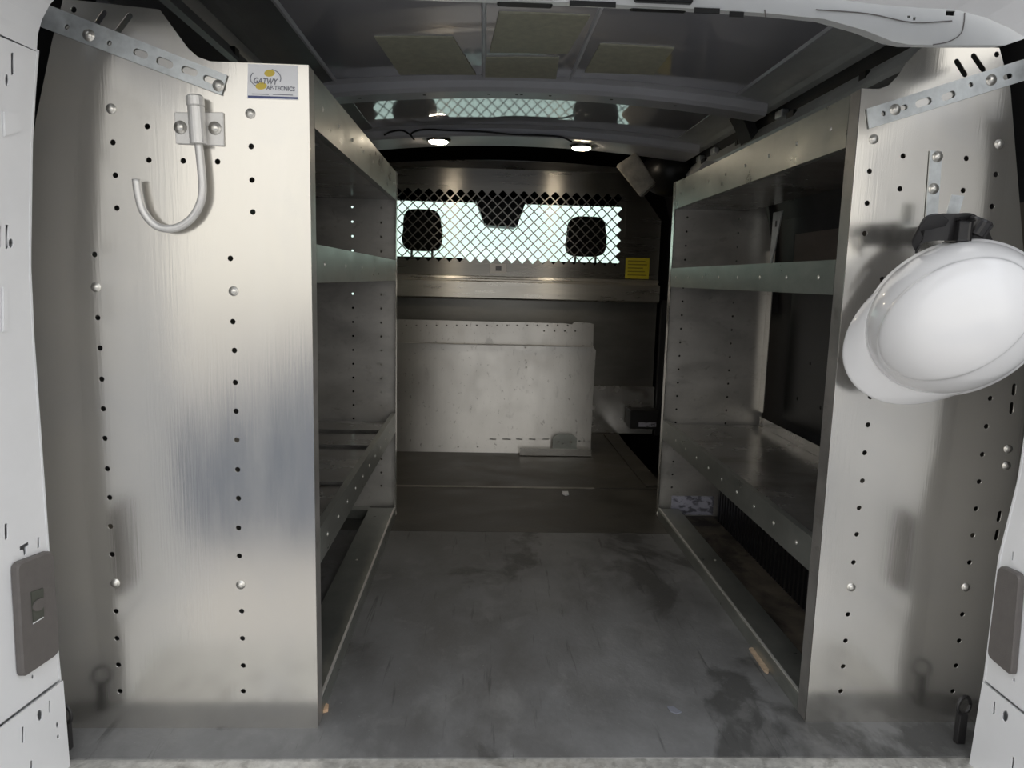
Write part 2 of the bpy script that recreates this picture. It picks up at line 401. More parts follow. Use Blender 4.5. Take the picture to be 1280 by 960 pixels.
# vertical body pillars behind the shelving, dark grey
for s, nm in ((-1, 'trim_5'), (1, 'trim_6')):
    bm = bmesh.new()
    for y in (1.40, 2.50):
        x0 = -0.745 if s < 0 else 0.985
        pts = [(x0, y, 0.7), (x0-s*0.02, y, 1.0), (x0-s*0.07, y, 1.18), (x0-s*0.12, y, 1.30), (x0-s*0.17, y, 1.38)]
        strip(bm, smoothpath(pts, 4), (0, 0.10, 0), thick=0.03)
    struct(link(nm, bm, 'wall' if s > 0 else 'rail_shade'), 'curved body pillars behind the %s shelves' % ('left' if s < 0 else 'right'))

# ------------------------------------------------------------------ ceiling
bm = bmesh.new()
n = 72; xs = [XC-0.80+1.6*i/n for i in range(n+1)]
A = [[bm.verts.new((x, y, roof_z(x)+dz)) for x in xs] for y, dz in ((1.10, 0), (YB+0.02, 0), (YB+0.02, 0.02), (1.10, 0.02))]
for r in range(4):
    B, C_ = A[r], A[(r+1) % 4]
    for k in range(n): bm.faces.new((B[k], B[k+1], C_[k+1], C_[k]))
bm.faces.new([a[0] for a in A]); bm.faces.new([a[-1] for a in A][::-1])
ceil = struct(link('ceiling', bm, 'roof'), 'glossy dark grey painted steel roof')
# pressed ribs
for x, wd in ((-0.011, 0.007), (0.247, 0.007), (0.755, 0.008), (-0.45, 0.008)):
    bm = bmesh.new()
    xb = x if x != 0.247 else x
    z = roof_z(x)
    prof = [(x-wd, z+0.002), (x-wd*0.4, z-0.006), (x+wd*0.4, z-0.006), (x+wd, z+0.002)]
    extrude_profile(bm, prof, 1.2, 2.33)
    link('roof_rib', bm, 'bow', ceil)
# roof bows: curved channel sections
def bow(y0, y1, zc, sag, drop, name='roof_bow', holes=()):
    bm = bmesh.new(); n = 30; rows = []
    for i in range(n+1):
        x = XC-0.70+1.40*i/n; d = (x-XC)/0.70
        z = zc - sag*d*d; up = roof_z(x)+0.001
        ye = 0.02*(abs(d)**6)
        ring = [(y0-0.03, up), (y0-0.004, up-0.010), (y0, z+drop), (y0+0.012, z), (y1-0.012, z), (y1, z+drop), (y1+0.004, up-0.010), (y1+0.03, up)]
        rows.append([bm.verts.new((x, yy, zz)) for yy, zz in ring])
    for A_, B_ in zip(rows, rows[1:]):
        for k in range(7): bm.faces.new((A_[k], A_[k+1], B_[k+1], B_[k]))
    bm.faces.new(rows[0]); bm.faces.new(rows[-1][::-1])
    return link(name, bm, 'bow', ceil)
b1 = bow(2.295, 2.405, 1.349, 0.045, 0.010)
b1['label'] = 'grey curved roof bow with screw holes'
bm = bmesh.new()
for px in (449, 530, 611, 646, 652, 688, 765, 845):
    p = P(px, 119 if px < 700 else 121+(px-700)*0.06, 'y', 2.33)
    d = (p.x-XC)/0.70; z = 1.349-0.045*d*d
    box(bm, (p.x-0.004, 2.335, z-0.001), (p.x+0.004, 2.343, z+0.002))
link('screw_hole', bm, 'black', b1)
b2 = bow(3.00, 3.24, 1.350, 0.045, 0.008)
bm = bmesh.new(); rows = []  # black strip added to block the windscreen's reflection in the roof
for i in range(25):
    x = XC-0.74+1.48*i/24; z = roof_z(x)
    rows.append([bm.verts.new((x, 3.30, z+0.001)), bm.verts.new((x, 3.32, z-0.012)), bm.verts.new((x, YB-0.004, z-0.014)), bm.verts.new((x, YB-0.002, z+0.001))])
for A_, B_ in zip(rows, rows[1:]):
    for k in range(4): bm.faces.new((A_[k], A_[(k+1) % 4], B_[(k+1) % 4], B_[k]))
bm.faces.new(rows[0][::-1]); bm.faces.new(rows[-1])
link('roof_reflection_blocker', bm, 'cab', ceil)['label'] = 'added matt black strip hiding roof reflections above the bulkhead'
# b3 = bow(3.62, 3.74, 1.372, 0.042, 0.006)

# ------------------------------------------------------------------ sound deadening pads on the roof
def pad(pts, label, th=0.004):
    zz = 1.42; wp = []
    for it in range(1):
        for (x, y) in pts:
            p = P(x, y, 'z', 1.42)
            for _ in range(4): p = P(x, y, 'z', roof_z(p.x))
            wp.append(p)
    # subdivided patch following the roof
    bm = bmesh.new(); n = 8; top = []; bot = []
    for i in range(n+1):
        ra, rb = [], []
        for j in range(n+1):
            u, v = i/n, j/n
            p = (wp[0]*(1-u)+wp[1]*u)*(1-v)+(wp[3]*(1-u)+wp[2]*u)*v
            ra.append(bm.verts.new((p.x, p.y, roof_z(p.x)+0.001))); rb.append(bm.verts.new((p.x, p.y, roof_z(p.x)-th)))
        top.append(ra); bot.append(rb)
    for i in range(n):
        for j in range(n):
            bm.faces.new((top[i][j], top[i+1][j], top[i+1][j+1], top[i][j+1])); bm.faces.new((bot[i][j], bot[i][j+1], bot[i+1][j+1], bot[i+1][j]))
        bm.faces.new((top[i][0], bot[i][0], bot[i+1][0], top[i+1][0])); bm.faces.new((top[i][n], top[i+1][n], bot[i+1][n], bot[i][n]))
        bm.faces.new((top[0][i], top[0][i+1], bot[0][i+1], bot[0][i])); bm.faces.new((top[n][i], bot[n][i], bot[n][i+1], top[n][i+1]))
    o = origin(link('sound_deadening_pad', bm, 'pad'))
    tag(o, label, 'sound pad', 'sound deadening pads on the roof')
pad([(468, 45), (566, 45), (595, 92), (500, 92)], 'grey-green sound pad on the roof, leftmost of the four')
pad([(624, 14), (738, 18), (709, 66), (612, 64)], 'largest grey-green roof pad in the middle, nearest the rear opening')
pad([(607, 71), (699, 71), (694, 104), (606, 99)], 'grey-green roof pad in the middle touching the roof bow')
pad([(750, 54), (843, 59), (817, 92), (731, 89)], 'grey-green sound pad on the roof, rightmost of the four')

# ------------------------------------------------------------------ LED lights and their cable
def led(px, py, label):
    p = P(px, py, 'z', 1.345)
    z = 1.350-0.045*((p.x-XC)/0.70)**2
    p = P(px, py, 'z', z-0.006)
    e_ = empty('ceiling_light', (p.x, p.y, z), label, 'light', 'round lights under the front roof bow')
    bm = bmesh.new(); bmesh.ops.create_cone(bm, segments=28, radius1=0.046, radius2=0.052, depth=0.010, cap_ends=True, matrix=Matrix.Translation((p.x, p.y, z-0.005)))
    link('bezel', bm, 'chrome', e_)
    bm = bmesh.new(); bmesh.ops.create_cone(bm, segments=28, radius1=0.034, radius2=0.040, depth=0.006, cap_ends=True, matrix=Matrix.Translation((p.x, p.y, z-0.012)))
    link('lens', bm, 'led', e_)
led(548, 176, 'lit round ceiling light on the left of the front bow')
led(727, 184, 'lit round ceiling light on the right of the front bow')
pts = []
for i, (px, py) in enumerate([(480, 172), (488, 168), (502, 166), (512, 171), (518, 178), (514, 170), (530, 165), (560, 166), (590, 167), (610, 168), (640, 171), (670, 172), (700, 174), (715, 180)]):
    q = P(px, py-3, 'y', 2.985); pts.append(q)
bm = tube(bmesh.new(), smoothpath(pts, 4), 0.0035, 6)
tag(origin(link('cable', bm, 'black', smooth=True)), 'loose black cable running along the front roof bow to the lights', 'cable')

# ------------------------------------------------------------------ bulkhead (front wall)
xb0, xb1 = -0.62, 0.893
zl1, zl0 = 0.783, 0.688
# diamond window
dm = 0.0528; mx0, mx1 = -0.50, P(778, 290, 'y', YB).x; mz1 = P(650, 242, 'y', YB).z; mz0 = P(650, 329, 'y', YB).z
holes = []; hr = dm*0.5*0.86
nx = int((mx1-mx0)/dm); nz_ = int(round((mz1-mz0)/dm*2))
for j in range(nz_):
    z = mz0+dm*0.5+j*dm*0.5 - dm*0.12
    for i in range(nx+1):
        x = mx1-dm*0.55-i*dm-(dm*0.5 if j % 2 else 0)
        if x < mx0: continue
        holes.append([(x-hr, z), (x, z-hr), (x+hr, z), (x, z+hr)])
bm = plate([(xb0, zl1), (xb1, zl1), (xb1, 1.10), (0.80, 1.22), (0.655, 1.372), (xb0, 1.372)], [], 0.0, lambda u, v, w_: (u, YB, v)); bm.free()
# upper plate = frame round the mesh panel
mo = 0.012
win = [(mx0-mo, mz0-mo), (mx1+mo, mz0-mo), (mx1+mo, mz1+mo), (mx0-mo, mz1+mo)]
bm = plate([(xb0, zl1), (xb1, zl1), (xb1, 1.10), (0.80, 1.22), (0.655, 1.372), (xb0, 1.372)], [win], 0.003, lambda u, v, w_: (u, YB+w_, v))
wf = struct(link('wall_front', bm, 'bulk'), 'brushed steel bulkhead with a diamond mesh window')
bm = plate([(mx0-mo-0.01, mz0-mo-0.01), (mx1+mo+0.01, mz0-mo-0.01), (mx1+mo+0.01, mz1+mo+0.01), (mx0-mo-0.01, mz1+mo+0.01)], holes, 0.002, lambda u, v, w_: (u, YB+0.0035+w_, v))
g = link('mesh_panel', bm, 'bulk', wf); g['label'] = 'diamond pattern steel mesh window'
# top folded flange
bm = bmesh.new()
strip(bm, [(xb0, YB-0.012, 1.347), (0.66, YB-0.012, 1.347)], (0, 0.018, 0.042), thick=0.002)
link('top_flange', bm, 'ledge', wf)
# horizontal folds and protruding ledge
bm = bmesh.new()
prof = [(YB, zl1+0.018), (YB-0.012, zl1+0.014), (YB-0.014, zl1+0.004), (YB-0.004, zl1), (YB-0.004, zl1-0.006), (YB-0.050, zl1-0.012), (YB-0.052, zl0+0.004), (YB-0.04, zl0-0.004), (YB, zl0-0.004)]
Av = [bm.verts.new((xb0, y, z)) for y, z in prof]; Bv = [bm.verts.new((xb1, y, z)) for y, z in prof]
for k in range(len(prof)): bm.faces.new((Av[k], Av[(k+1) % len(prof)], Bv[(k+1) % len(prof)], Bv[k]))
bm.faces.new(Av[::-1]); bm.faces.new(Bv)
g = link('ledge', bm, 'ledge', wf); g['label'] = 'bright folded ledge across the bulkhead'
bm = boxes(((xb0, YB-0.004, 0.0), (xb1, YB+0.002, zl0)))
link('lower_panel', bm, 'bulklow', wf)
q0 = P(744, 482, 'y', YB-0.02); q1 = P(815, 541, 'y', YB-0.02)
bm = boxes(((q0.x-0.25, YB-0.024, 0.002), (q1.x, YB-0.005, q0.z)))
g = link('kick_panel', bm, 'shelf', wf); g['label'] = 'lighter grey lower corner panel'
# right hand door post between bulkhead and shelving
bm = boxes(((0.94, YB-0.25, -0.2), (0.99, YB+0.02, 1.3)), ((0.905, YB-0.06, -0.0), (0.93, YB-0.02, 0.70)))
struct(link('trim_7', bm, 'black'), 'black side door post right of the bulkhead')

# stickers on the bulkhead
def sticker(name, lo, hi, y, m_, parent=None):
    bm = boxes(((lo.x, y-0.0012, lo.z), (hi.x, y, hi.z))); return link(name, bm, m_, parent)
a = P(781, 348, 'y', YB); b = P(812, 323, 'y', YB)
y0 = YB-0.0016
st = empty('warning_sticker', (a.x, y0, a.z), 'yellow rectangular sticker at the right end of the bulkhead', 'sticker')
sticker('backing', a, b, y0, 'yellow', st)
bm = bmesh.new()
for k in range(5):
    z = a.z+(b.z-a.z)*(0.15+k*0.17); box(bm, (a.x+0.012, y0-0.0018, z), (b.x-0.012-0.01*(k % 3), y0-0.0011, z+0.005))
link('print', bm, 'yelline', st)
a = P(612, 342, 'y', YB); b = P(633, 330, 'y', YB)
st = empty('label_sticker', (a.x, y0, a.z), 'small white label centred under the mesh window', 'sticker')
sticker('backing', a, b, y0, 'paper', st)
bm = bmesh.new(); box(bm, (a.x+0.03, y0-0.0018, a.z+0.015), (b.x-0.025, y0-0.0011, b.z-0.012)); link('print', bm, 'greyprint', st)

# ------------------------------------------------------------------ cab beyond the bulkhead
CY = 5.2
wt = P(640, 254, 'y', CY).z; wb = 0.62
bm = boxes(((-1.1, CY, -0.3), (1.4, CY+0.05, wb)), ((-1.1, CY, wt), (1.4, CY+0.05, 1.5)), ((-1.12, CY-0.02, wb), (-0.95, CY+0.05, wt)), ((1.22, CY-0.02, wb), (1.4, CY+0.05, wt)))
struct(link('wall_cab_front', bm, 'cab'), 'dark windscreen surround')
for nm_, bx in (('wall_cab_left', ((-1.12, YB+0.1, -0.3), (-1.08, CY+0.02, 1.5))), ('wall_cab_right', ((1.38, YB+0.1, -0.3), (1.42, CY+0.02, 1.5))),
                ('floor_cab', ((-1.1, YB+0.05, -0.34), (1.4, CY, -0.3))), ('ceiling_cab', ((-1.1, YB+0.005, 1.41), (1.4, CY, 1.48))),
                ('wall_cab_light_block', ((0.62, YB+0.02, 1.215), (1.02, YB+0.05, 1.50))), ('wall_cab_side', ((0.80, YB+0.02, -0.3), (1.02, YB+0.05, 1.21))), ('wall_cab_rear_left', ((-1.1, YB+0.06, -0.3), (-0.80, YB+0.1, 1.5))), ('wall_cab_rear_right', ((0.87, YB+0.06, -0.3), (1.4, YB+0.1, 1.5)))):  # corner panel added to block windscreen light at the bulkhead's cut corner
    struct(link(nm_, boxes(bx), 'cab'), 'dark cab panel beyond the bulkhead')
bm = boxes(((-0.97, CY+0.02, wb-0.01), (1.24, CY+0.026, wt+0.01)))
struct(link('window_1', bm, 'glass'), 'bright windscreen seen through the mesh')
bm = bmesh.new(); box(bm, (-0.95, CY-0.5, 0.5), (1.25, CY-0.01, wb-0.01), 0.04)
tag(origin(link('dashboard', bm, 'black')), 'black dashboard top seen through the mesh window', 'dashboard')
def seat(pxl, pxr, pyt, pyb, label):
    y = 4.35
    a = P(pxl, pyb, 'y', y); b = P(pxr, pyt, 'y', y); cx = (a.x+b.x)/2; w2 = (b.x-a.x)/2
    e_ = empty('seat', (cx, y, -0.3), label, 'seat', 'cab seats beyond the mesh')
    bm = bmesh.new()
    prof = []
    for k in range(40):
        t = 2*PI*k/40; c, s = math.cos(t), math.sin(t)
        prof.append((cx+w2*(0.93 if s > 0 else 1.0)*math.copysign(abs(c)**0.45, c), (a.z+b.z)/2+(b.z-a.z)/2*math.copysign(abs(s)**0.5, s)))
    extrude_profile(bm, prof, y-0.045, y+0.06)
    link('headrest', bm, 'blackfab', e_)
    bm = bmesh.new(); box(bm, (cx-0.27, y-0.08, 0.1), (cx+0.27, y+0.08, a.z-0.035), 0.04); link('backrest', bm, 'blackfab', e_)
    for s in (-1, 1): link('headrest_post', tube(bmesh.new(), [(cx+s*0.06, y, a.z-0.06), (cx+s*0.06, y, a.z+0.02)], 0.008, 8), 'chrome', e_)
    bm = bmesh.new(); box(bm, (cx-0.27, y-0.05, -0.1), (cx+0.27, y+0.5, 0.12), 0.04); link('seat_cushion', bm, 'blackfab', e_)
    bm = bmesh.new(); box(bm, (cx-0.22, y, -0.3), (cx+0.22, y+0.45, -0.09)); link('seat_base', bm, 'black', e_)
seat(503, 553, 263, 313, 'black cab seat with headrest seen on the left of the mesh')
seat(707, 758, 272, 320, 'black cab seat with headrest seen on the right of the mesh')
ym = 4.95
pts = [P(594, 248, 'y', ym), P(606, 281, 'y', ym), P(646, 284, 'y', ym), P(659, 248, 'y', ym)]
bm = quad_prism(bmesh.new(), pts, (0, 0.26, 0))
bmesh.ops.bevel(bm, geom=bm.edges[:], offset=0.01, segments=2, affect='EDGES')
tag(origin(link('mirror_housing', bm, 'black')), 'black mirror housing hanging at the top of the windscreen', 'mirror')

# ------------------------------------------------------------------ upper right corner: black trim with a worn grey cushion
bm = bmesh.new()
bmesh.ops.create_uvsphere(bm, u_segments=24, v_segments=14, radius=1)
c = P(838, 216, 'y', 3.35)
for v in bm.verts: v.co = Vector((c.x+0.13*v.co.x, 3.35+0.14*v.co.y, c.z+0.105*v.co.z))
tag(origin(link('belt_housing', bm, 'black', smooth=True)), 'black rounded seat belt housing at the upper right of the bulkhead', 'housing')
bm = quad_prism(bmesh.new(), [P(769, 207, 'y', 3.14), P(794, 190, 'y', 3.16), P(818, 228, 'y', 3.14), P(800, 246, 'y', 3.12)], (0.02, 0.045, 0))
bmesh.ops.bevel(bm, geom=bm.edges[:], offset=0.006, segments=2, affect='EDGES')
tag(origin(link('padded_block', bm, 'padgrey')), 'worn grey padded block tilted at the bulkhead corner', 'pad')
# small black box low on the right
a = P(787, 536, 'y', 3.60); b = P(816, 516, 'y', 3.60)
e_ = empty('junction_box', (a.x, 3.6, a.z), 'small black box with a pale label low at the bulkhead right', 'box')
bm = bmesh.new(); box(bm, (a.x, 3.60, a.z), (b.x+0.03, 3.70, b.z+0.01), 0.004); link('housing', bm, 'black', e_)
bm = boxes(((a.x+0.045, 3.5985, a.z+0.012), (b.x+0.02, 3.60, a.z+0.034))); link('label', bm, 'smudge', e_)

# ------------------------------------------------------------------ loose aluminium sheets leaning in front of the bulkhead
def lean(y0, k): return lambda u, v, w_: (u, y0+v*k+w_, v)
hs = []
for i in range(17):
    p = P(508+i*12.6, 405, 'y', 3.36); hs.append(circ(p.x, p.z-0.006, 0.0045, 6))
for i in range(4):
    p = P(680+i*13, 412, 'y', 3.36); hs.append(circ(p.x, p.z-0.006, 0.0045, 6))
r1 = P(742, 404, 'y', 3.36)
tt = r1.z
bm = plate([(-0.46, 0), (r1.x, 0), (r1.x, tt-0.004), (r1.x-0.015, tt), (r1.x-0.09, tt+0.004), (r1.x-0.10, tt-0.008), (r1.x-0.13, tt-0.004), (-0.46, tt-0.002)], hs, 0.003, lean(3.31, 0.08))
tag(origin(link('aluminium_sheet', bm, 'sheet')), 'taller aluminium sheet with a row of small holes, behind the scuffed sheet', 'metal sheet', 'sheets leaning at the bulkhead')
r2 = P(745, 434, 'y', 3.30); hs = []
for (x0, x1) in ((612, 620), (628, 638), (645, 653), (661, 669), (678, 686)):
    a = P(x0, 548.5, 'y', 3.27); b = P(x1, 549, 'y', 3.27); hs.append([(a.x, a.z-0.003), (b.x, b.z-0.003), (b.x, b.z+0.003), (a.x, a.z+0.003)])
for (x, y) in ((503, 556), (527, 556), (550, 557), (573, 558), (597, 558), (724, 551), (730, 551), (736, 551), (657, 435), (658, 460)):
    a = P(x, y, 'y', 3.27); hs.append(circ(a.x, a.z, 0.004, 6))
z0 = 0.0
bm = plate([(-0.46, z0), (r2.x-0.012, z0), (r2.x-0.008, 0.25), (r2.x, r2.z-0.015), (r2.x-0.012, r2.z), (-0.46, r2.z)], hs, 0.003, lean(3.262, 0.08))
sh = empty('aluminium_sheet', (0.05, 3.262, 0), 'scuffed aluminium sheet with slotted foot, standing in front of the taller one', 'metal sheet', 'sheets leaning at the bulkhead')
link('sheet', bm, 'sheet', sh)
# folded top edge strip (dark line)
bm = bmesh.new(); strip(bm, [(-0.46, 3.262+0.08*r2.z-0.006, r2.z+0.002), (r2.x-0.012, 3.262+0.08*r2.z-0.006, r2.z+0.002)], (0, 0.012, 0.001), thick=0.003)
link('folded_edge', bm, 'alu_dull', sh)
# foot bracket
a = P(646, 572, 'z', 0); b = P(740, 573, 'z', 0)
bm = boxes(((a.x+0.015, 3.205, 0.0), (b.x, 3.208, 0.036)), ((a.x+0.015, 3.205, 0), (b.x, 3.262, 0.003)))
g = link('foot_bracket', bm, 'alu', sh)
g['label'] = 'bright angled foot strip'
oo = []
c0 = P(706, 555, 'y', 3.20)
bm = plate([(c0.x-0.055, 0.036), (c0.x+0.055, 0.036), (c0.x+0.055, 0.085), (c0.x+0.035, 0.102), (c0.x-0.035, 0.102), (c0.x-0.055, 0.085)], [circ(c0.x+0.028, 0.068, 0.006, 8), circ(c0.x-0.028, 0.068, 0.004, 8)], 0.003, lambda u, v, w_: (u, 3.209+w_, v))
g = link('mounting_tab', bm, 'lip', sh); g['label'] = 'grey tab with cut corners'

# ------------------------------------------------------------------ shelving units
def bolt_mesh():
    bm = bmesh.new()
    bmesh.ops.create_uvsphere(bm, u_segments=12, v_segments=8, radius=0.0052)
    for v in bm.verts: v.co.y = min(v.co.y, 0.0)*0.6
    bmesh.ops.create_cone(bm, segments=14, radius1=0.0078, radius2=0.0078, depth=0.0012, cap_ends=True, matrix=Matrix.Rotation(PI/2, 4, 'X'))
    me = bpy.data.meshes.new('bolt'); bmesh.ops.recalc_face_normals(bm, faces=bm.faces); bm.to_mesh(me); bm.free(); me.materials.append(M['zinc'])
    for p in me.polygons: p.use_smooth = True
    return me
BOLT = bolt_mesh()
def bolt(p, parent, rz=0.0, s=1.0, name='bolt'):
    o = bpy.data.objects.new(name, BOLT); COL.objects.link(o)
    base = Vector((0, 0, 0)); q = parent
    while q is not None: base += q.location; q = q.parent
    o.parent = parent; o.location = Vector(p)-base; o.rotation_euler = (0, 0, rz); o.scale = (s, s, s)
    return o

left_out = [(XL, 0.0), (XL, H), (-0.425, H), (-0.444, H+0.006), (-0.458, H+0.018), (-0.470, H+0.034), (-0.498, 1.180), (-0.640, 1.190), (-0.660, 1.130), (-0.692, 1.013), (-0.735, 0.80), (-0.745, 0.6), (-0.745, 0.0)]
right_out = [(XR, 0.0), (XR, H), (0.632, H), (0.648, H+0.006), (0.662, H+0.022), (0.672, H+0.040), (0.700, 1.178), (0.824, 1.178), (0.850, 1.117), (0.905, 0.86), (0.965, 0.53), (0.965, 0.25), (0.965, 0.0)]
def ph(lst, Y, r=0.0046): 
    out = []
    for (x, y) in lst:
        p = P(x, y, 'y', Y); out.append(circ(p.x, p.z, r, 8))
    return out
def psl(x0, y0, x1, y1, Y, w_):
    a = P(x0, y0, 'y', Y); b = P(x1, y1, 'y', Y); return slot(a.x, a.z, b.x, b.z, w_)
Lh = [(141, 178), (144, 219), (146, 260), (118, 318), (122, 397), (125, 435), (127, 474), (129, 511), (131, 548), (134, 586), (137, 622), (138, 658), (140, 693), (145, 764), (146, 798), (148, 831), (150, 864),
      (314, 183), (315, 225), (316, 265), (288, 323), (291, 402), (293, 438), (294, 478), (295, 514), (296, 550), (297, 587), (298, 623), (298, 660), (299, 695), (302, 764), (303, 798), (304, 832), (304, 864),
      (184, 158), (186, 200), (229, 201), (272, 202), (92, 12)]
Lb = [(139, 136), (120, 359), (144, 729), (313, 142), (292, 364), (301, 731)]
Rh = [(1129, 195), (1087, 214), (1125, 236), (1084, 254), (1081, 292), (1208, 198), (1245, 218), (1204, 238), (1240, 258), (1235, 296), (1103, 349), (1246, 68),
      (1100, 385), (1095, 422), (1092, 459), (1088, 496), (1085, 531), (1081, 566), (1078, 601), (1074, 635), (1071, 668), (1067, 703), (1060, 768), (1057, 801), (1054, 833), (1051, 864),
      (1238, 498), (1233, 533), (1228, 568), (1224, 602), (1220, 636), (1216, 669), (1212, 703), (1203, 768), (1199, 801), (1195, 832), (1191, 864)]
Rb = [(1092, 174), (1249, 180), (1064, 734), (1207, 734), (1260, 561), (1258, 582)]

def flange(bm, x, s, y0, y1, z0, z1, t=0.0025):
    box(bm, (min(x, x+s*t), y0, z0), (max(x, x+s*t), y1, z1))

def shelving(side):
    s = -1 if side == 'left' else 1          # direction from the aisle towards the van wall
    X0 = XL if s < 0 else XR; Y0, Y1 = (YL0, YL1) if s < 0 else (YR0, YR1)
    outl = left_out if s < 0 else right_out
    lab = 'tall aluminium shelving unit with hooked end panel along the left wall' if s < 0 else 'tall aluminium shelving unit carrying the hard hat along the right wall'
    root = empty('shelving_unit', (X0+s*0.2, (Y0+Y1)/2, 0), lab, 'shelving', 'van shelving units')
    # near end panel
    if s < 0:
        holes = ph(Lh, Y0) + [psl(120, 31, 130, 16, Y0, 0.008), psl(146, 41, 162, 20, Y0, 0.009)]
    else:
        holes = ph(Rh, Y0) + [psl(1196, 77, 1206, 93, Y0, 0.009), psl(1217, 70, 1229, 87, Y0, 0.009), psl(1250, 641, 1248, 650, Y0, 0.007), psl(1247, 664, 1245, 673, Y0, 0.007), psl(1268, 482, 1267, 492, Y0, 0.007), psl(1265, 505, 1264, 515, Y0, 0.007)]
    bm = plate(outl, holes, 0.0025, lambda u, v, w_: (u, Y0+0.00125+w_, v))
    p1 = link('end_panel', bm, 'alu', root); p1['label'] = 'large bright end panel facing the rear doors'
    bm = bmesh.new(); flange(bm, X0, s, Y0+0.0026, Y0+0.036, 0.0, H)
    box(bm, (min(X0+s*0.004, outl[-1][0]), Y0+0.0026, 0.0), (max(X0+s*0.004, outl[-1][0]), Y0+0.03, 0.0025))
    box(bm, (min(X0+s*0.003, X0+s*0.0285), Y0+0.0026, H-0.0025), (max(X0+s*0.003, X0+s*0.0285), Y0+0.03, H))
    link('edge_flange', bm, 'alu_dull', p1)
    for (x, y) in (Lb if s < 0 else Rb):
        p = P(x, y, 'y', Y0); bolt((p.x, Y0-0.0004, p.z), p1)
    # far end panel with holes down both edges
    outf = [(x, z) for x, z in outl]
    hs = []
    for k in range(22):
        z = 0.10+k*0.045
        hs.append(circ(X0+s*0.05, z, 0.004, 6)); hs.append(circ(X0+s*(0.22 if s > 0 else 0.14), z, 0.004, 6))
    if s > 0: outf = [(XR, 0.0), (XR, H), (0.632, H), (0.655, 1.115), (0.70, 1.178), (0.84, 1.178), (0.90, 1.06), (0.945, 0.90), (0.945, 0.0)]
    bm = plate(outf, hs, 0.0025, lambda u, v, w_: (u, Y1-0.00125+w_, v))
    p2 = link('end_panel', bm, 'alu_dull', root); p2['label'] = 'dull far end panel'
    bm = bmesh.new(); flange(bm, X0, s, Y1-0.028, Y1-0.003, 0.0, H)
    if s > 0: flange(bm, 0.932, 1, Y1-0.045, Y1-0.003, 0.37, 0.90)
    link('edge_flange', bm, 'alu', p2)
    bolt((X0-s*0.0, Y1-0.02, 0.012), p2, rz=(PI/2 if s < 0 else -PI/2), s=1.0)
    # shelves
    xw = -0.70 if s < 0 else 0.93
    ya, yb = Y0+0.038, Y1-0.031
    def rng(a, b): return (min(a, b), max(a, b))
    def shelf(ztop, zbot, surf, xback, nb, m_lip, m_sh, label, slots=False):
        # one folded tray: lip, rolled edge, surface, back upstand
        bm = bmesh.new()
        a, b = rng(X0, X0+s*0.0025); box(bm, (a, ya, zbot), (b, yb, ztop))
        a, b = rng(X0+s*0.0025, X0+s*0.014); box(bm, (a, ya, ztop-0.0025), (b, yb, ztop)); box(bm, (a, ya, zbot), (b, yb, zbot+0.0025))
        lip = None
        bs = bmesh.new()
        if slots:
            # three overlapping pans with raised cross edges
            xs0 = X0+s*0.0145
            cuts = [ya, ya+0.36, ya+0.72, ya+0.92, yb]
            for k in range(4):
                a, b = rng(xs0, xback)
                box(bs, (a, cuts[k]+(0.014 if k else 0), surf-0.002), (b, cuts[k+1], surf))
                if k: box(bs, (a, cuts[k]+0.014, surf), (b, cuts[k]+0.022, surf+0.007))
            a, b = rng(xs0, xback); box(bs, (a, ya, surf-0.006), (b, yb, surf-0.004))
        else:
            a, b = rng(X0+s*0.0145, xback); box(bs, (a, ya, surf-0.002), (b, yb, surf))
        a, b = rng(xback-s*0.0025, xback); box(bs, (a, ya, surf+0.0005), (b, yb, surf+0.03))
        o = link('shelf', bs, m_sh, root); o['label'] = label
        lp = link('front_lip', bm, m_lip, o)
        for k in range(nb):
            y = ya+0.06+(yb-ya-0.12)*k/(nb-1)
            bolt((X0-s*0.0004, y, (ztop+zbot)/2), lp, rz=(PI/2 if s < 0 else -PI/2), s=0.55, name='rivet')
        return o
    if s < 0:
        shelf(H-0.002, H-0.086, H-0.084, xw+0.03, 8, 'lip', 'shelf', 'top shelf')
        shelf(0.838, 0.775, 0.778, xw, 6, 'lip', 'shelf', 'middle shelf')
        shelf(0.352, 0.288, 0.322, xw, 11, 'lip', 'shelf', 'lower shelf with raised cross edges', True)
    else:
        shelf(H-0.002, H-0.086, H-0.084, xw-0.09, 8, 'lip', 'shelf', 'top shelf')
        shelf(0.836, 0.776, 0.779, xw-0.02, 8, 'lip', 'shelf', 'middle shelf')
        shelf(0.338, 0.275, 0.326, xw, 10, 'lip', 'shelf', 'worn lower shelf with brown marks')
    # base rail: low channel on the floor
    bm = bmesh.new(); w_ = 0.085
    if s < 0:
        prof = [(X0, 0.0), (X0, 0.03), (X0-0.004, 0.034), (X0-w_, 0.034), (X0-w_, 0.0)]
    else:
        prof = [(X0, 0.0), (X0, 0.03), (X0+0.004, 0.034), (X0+0.07, 0.034), (X0+0.07, 0.0)]
    extrude_profile(bm, prof, ya, yb)
    br = link('base_rail', bm, 'lip', root)
    bm = bmesh.new(); a, b = rng(X0+s*0.001, X0+s*0.006); box(bm, (a, ya, 0.0335), (b, yb, 0.0365)); link('rail_edge', bm, 'alu_edge', br)
    for y in (ya+0.03, (ya+yb)/2+0.1): bolt((X0+s*0.05, y, 0.0345), br, s=0.5, name='rivet').rotation_euler = (-PI/2, 0, 0)
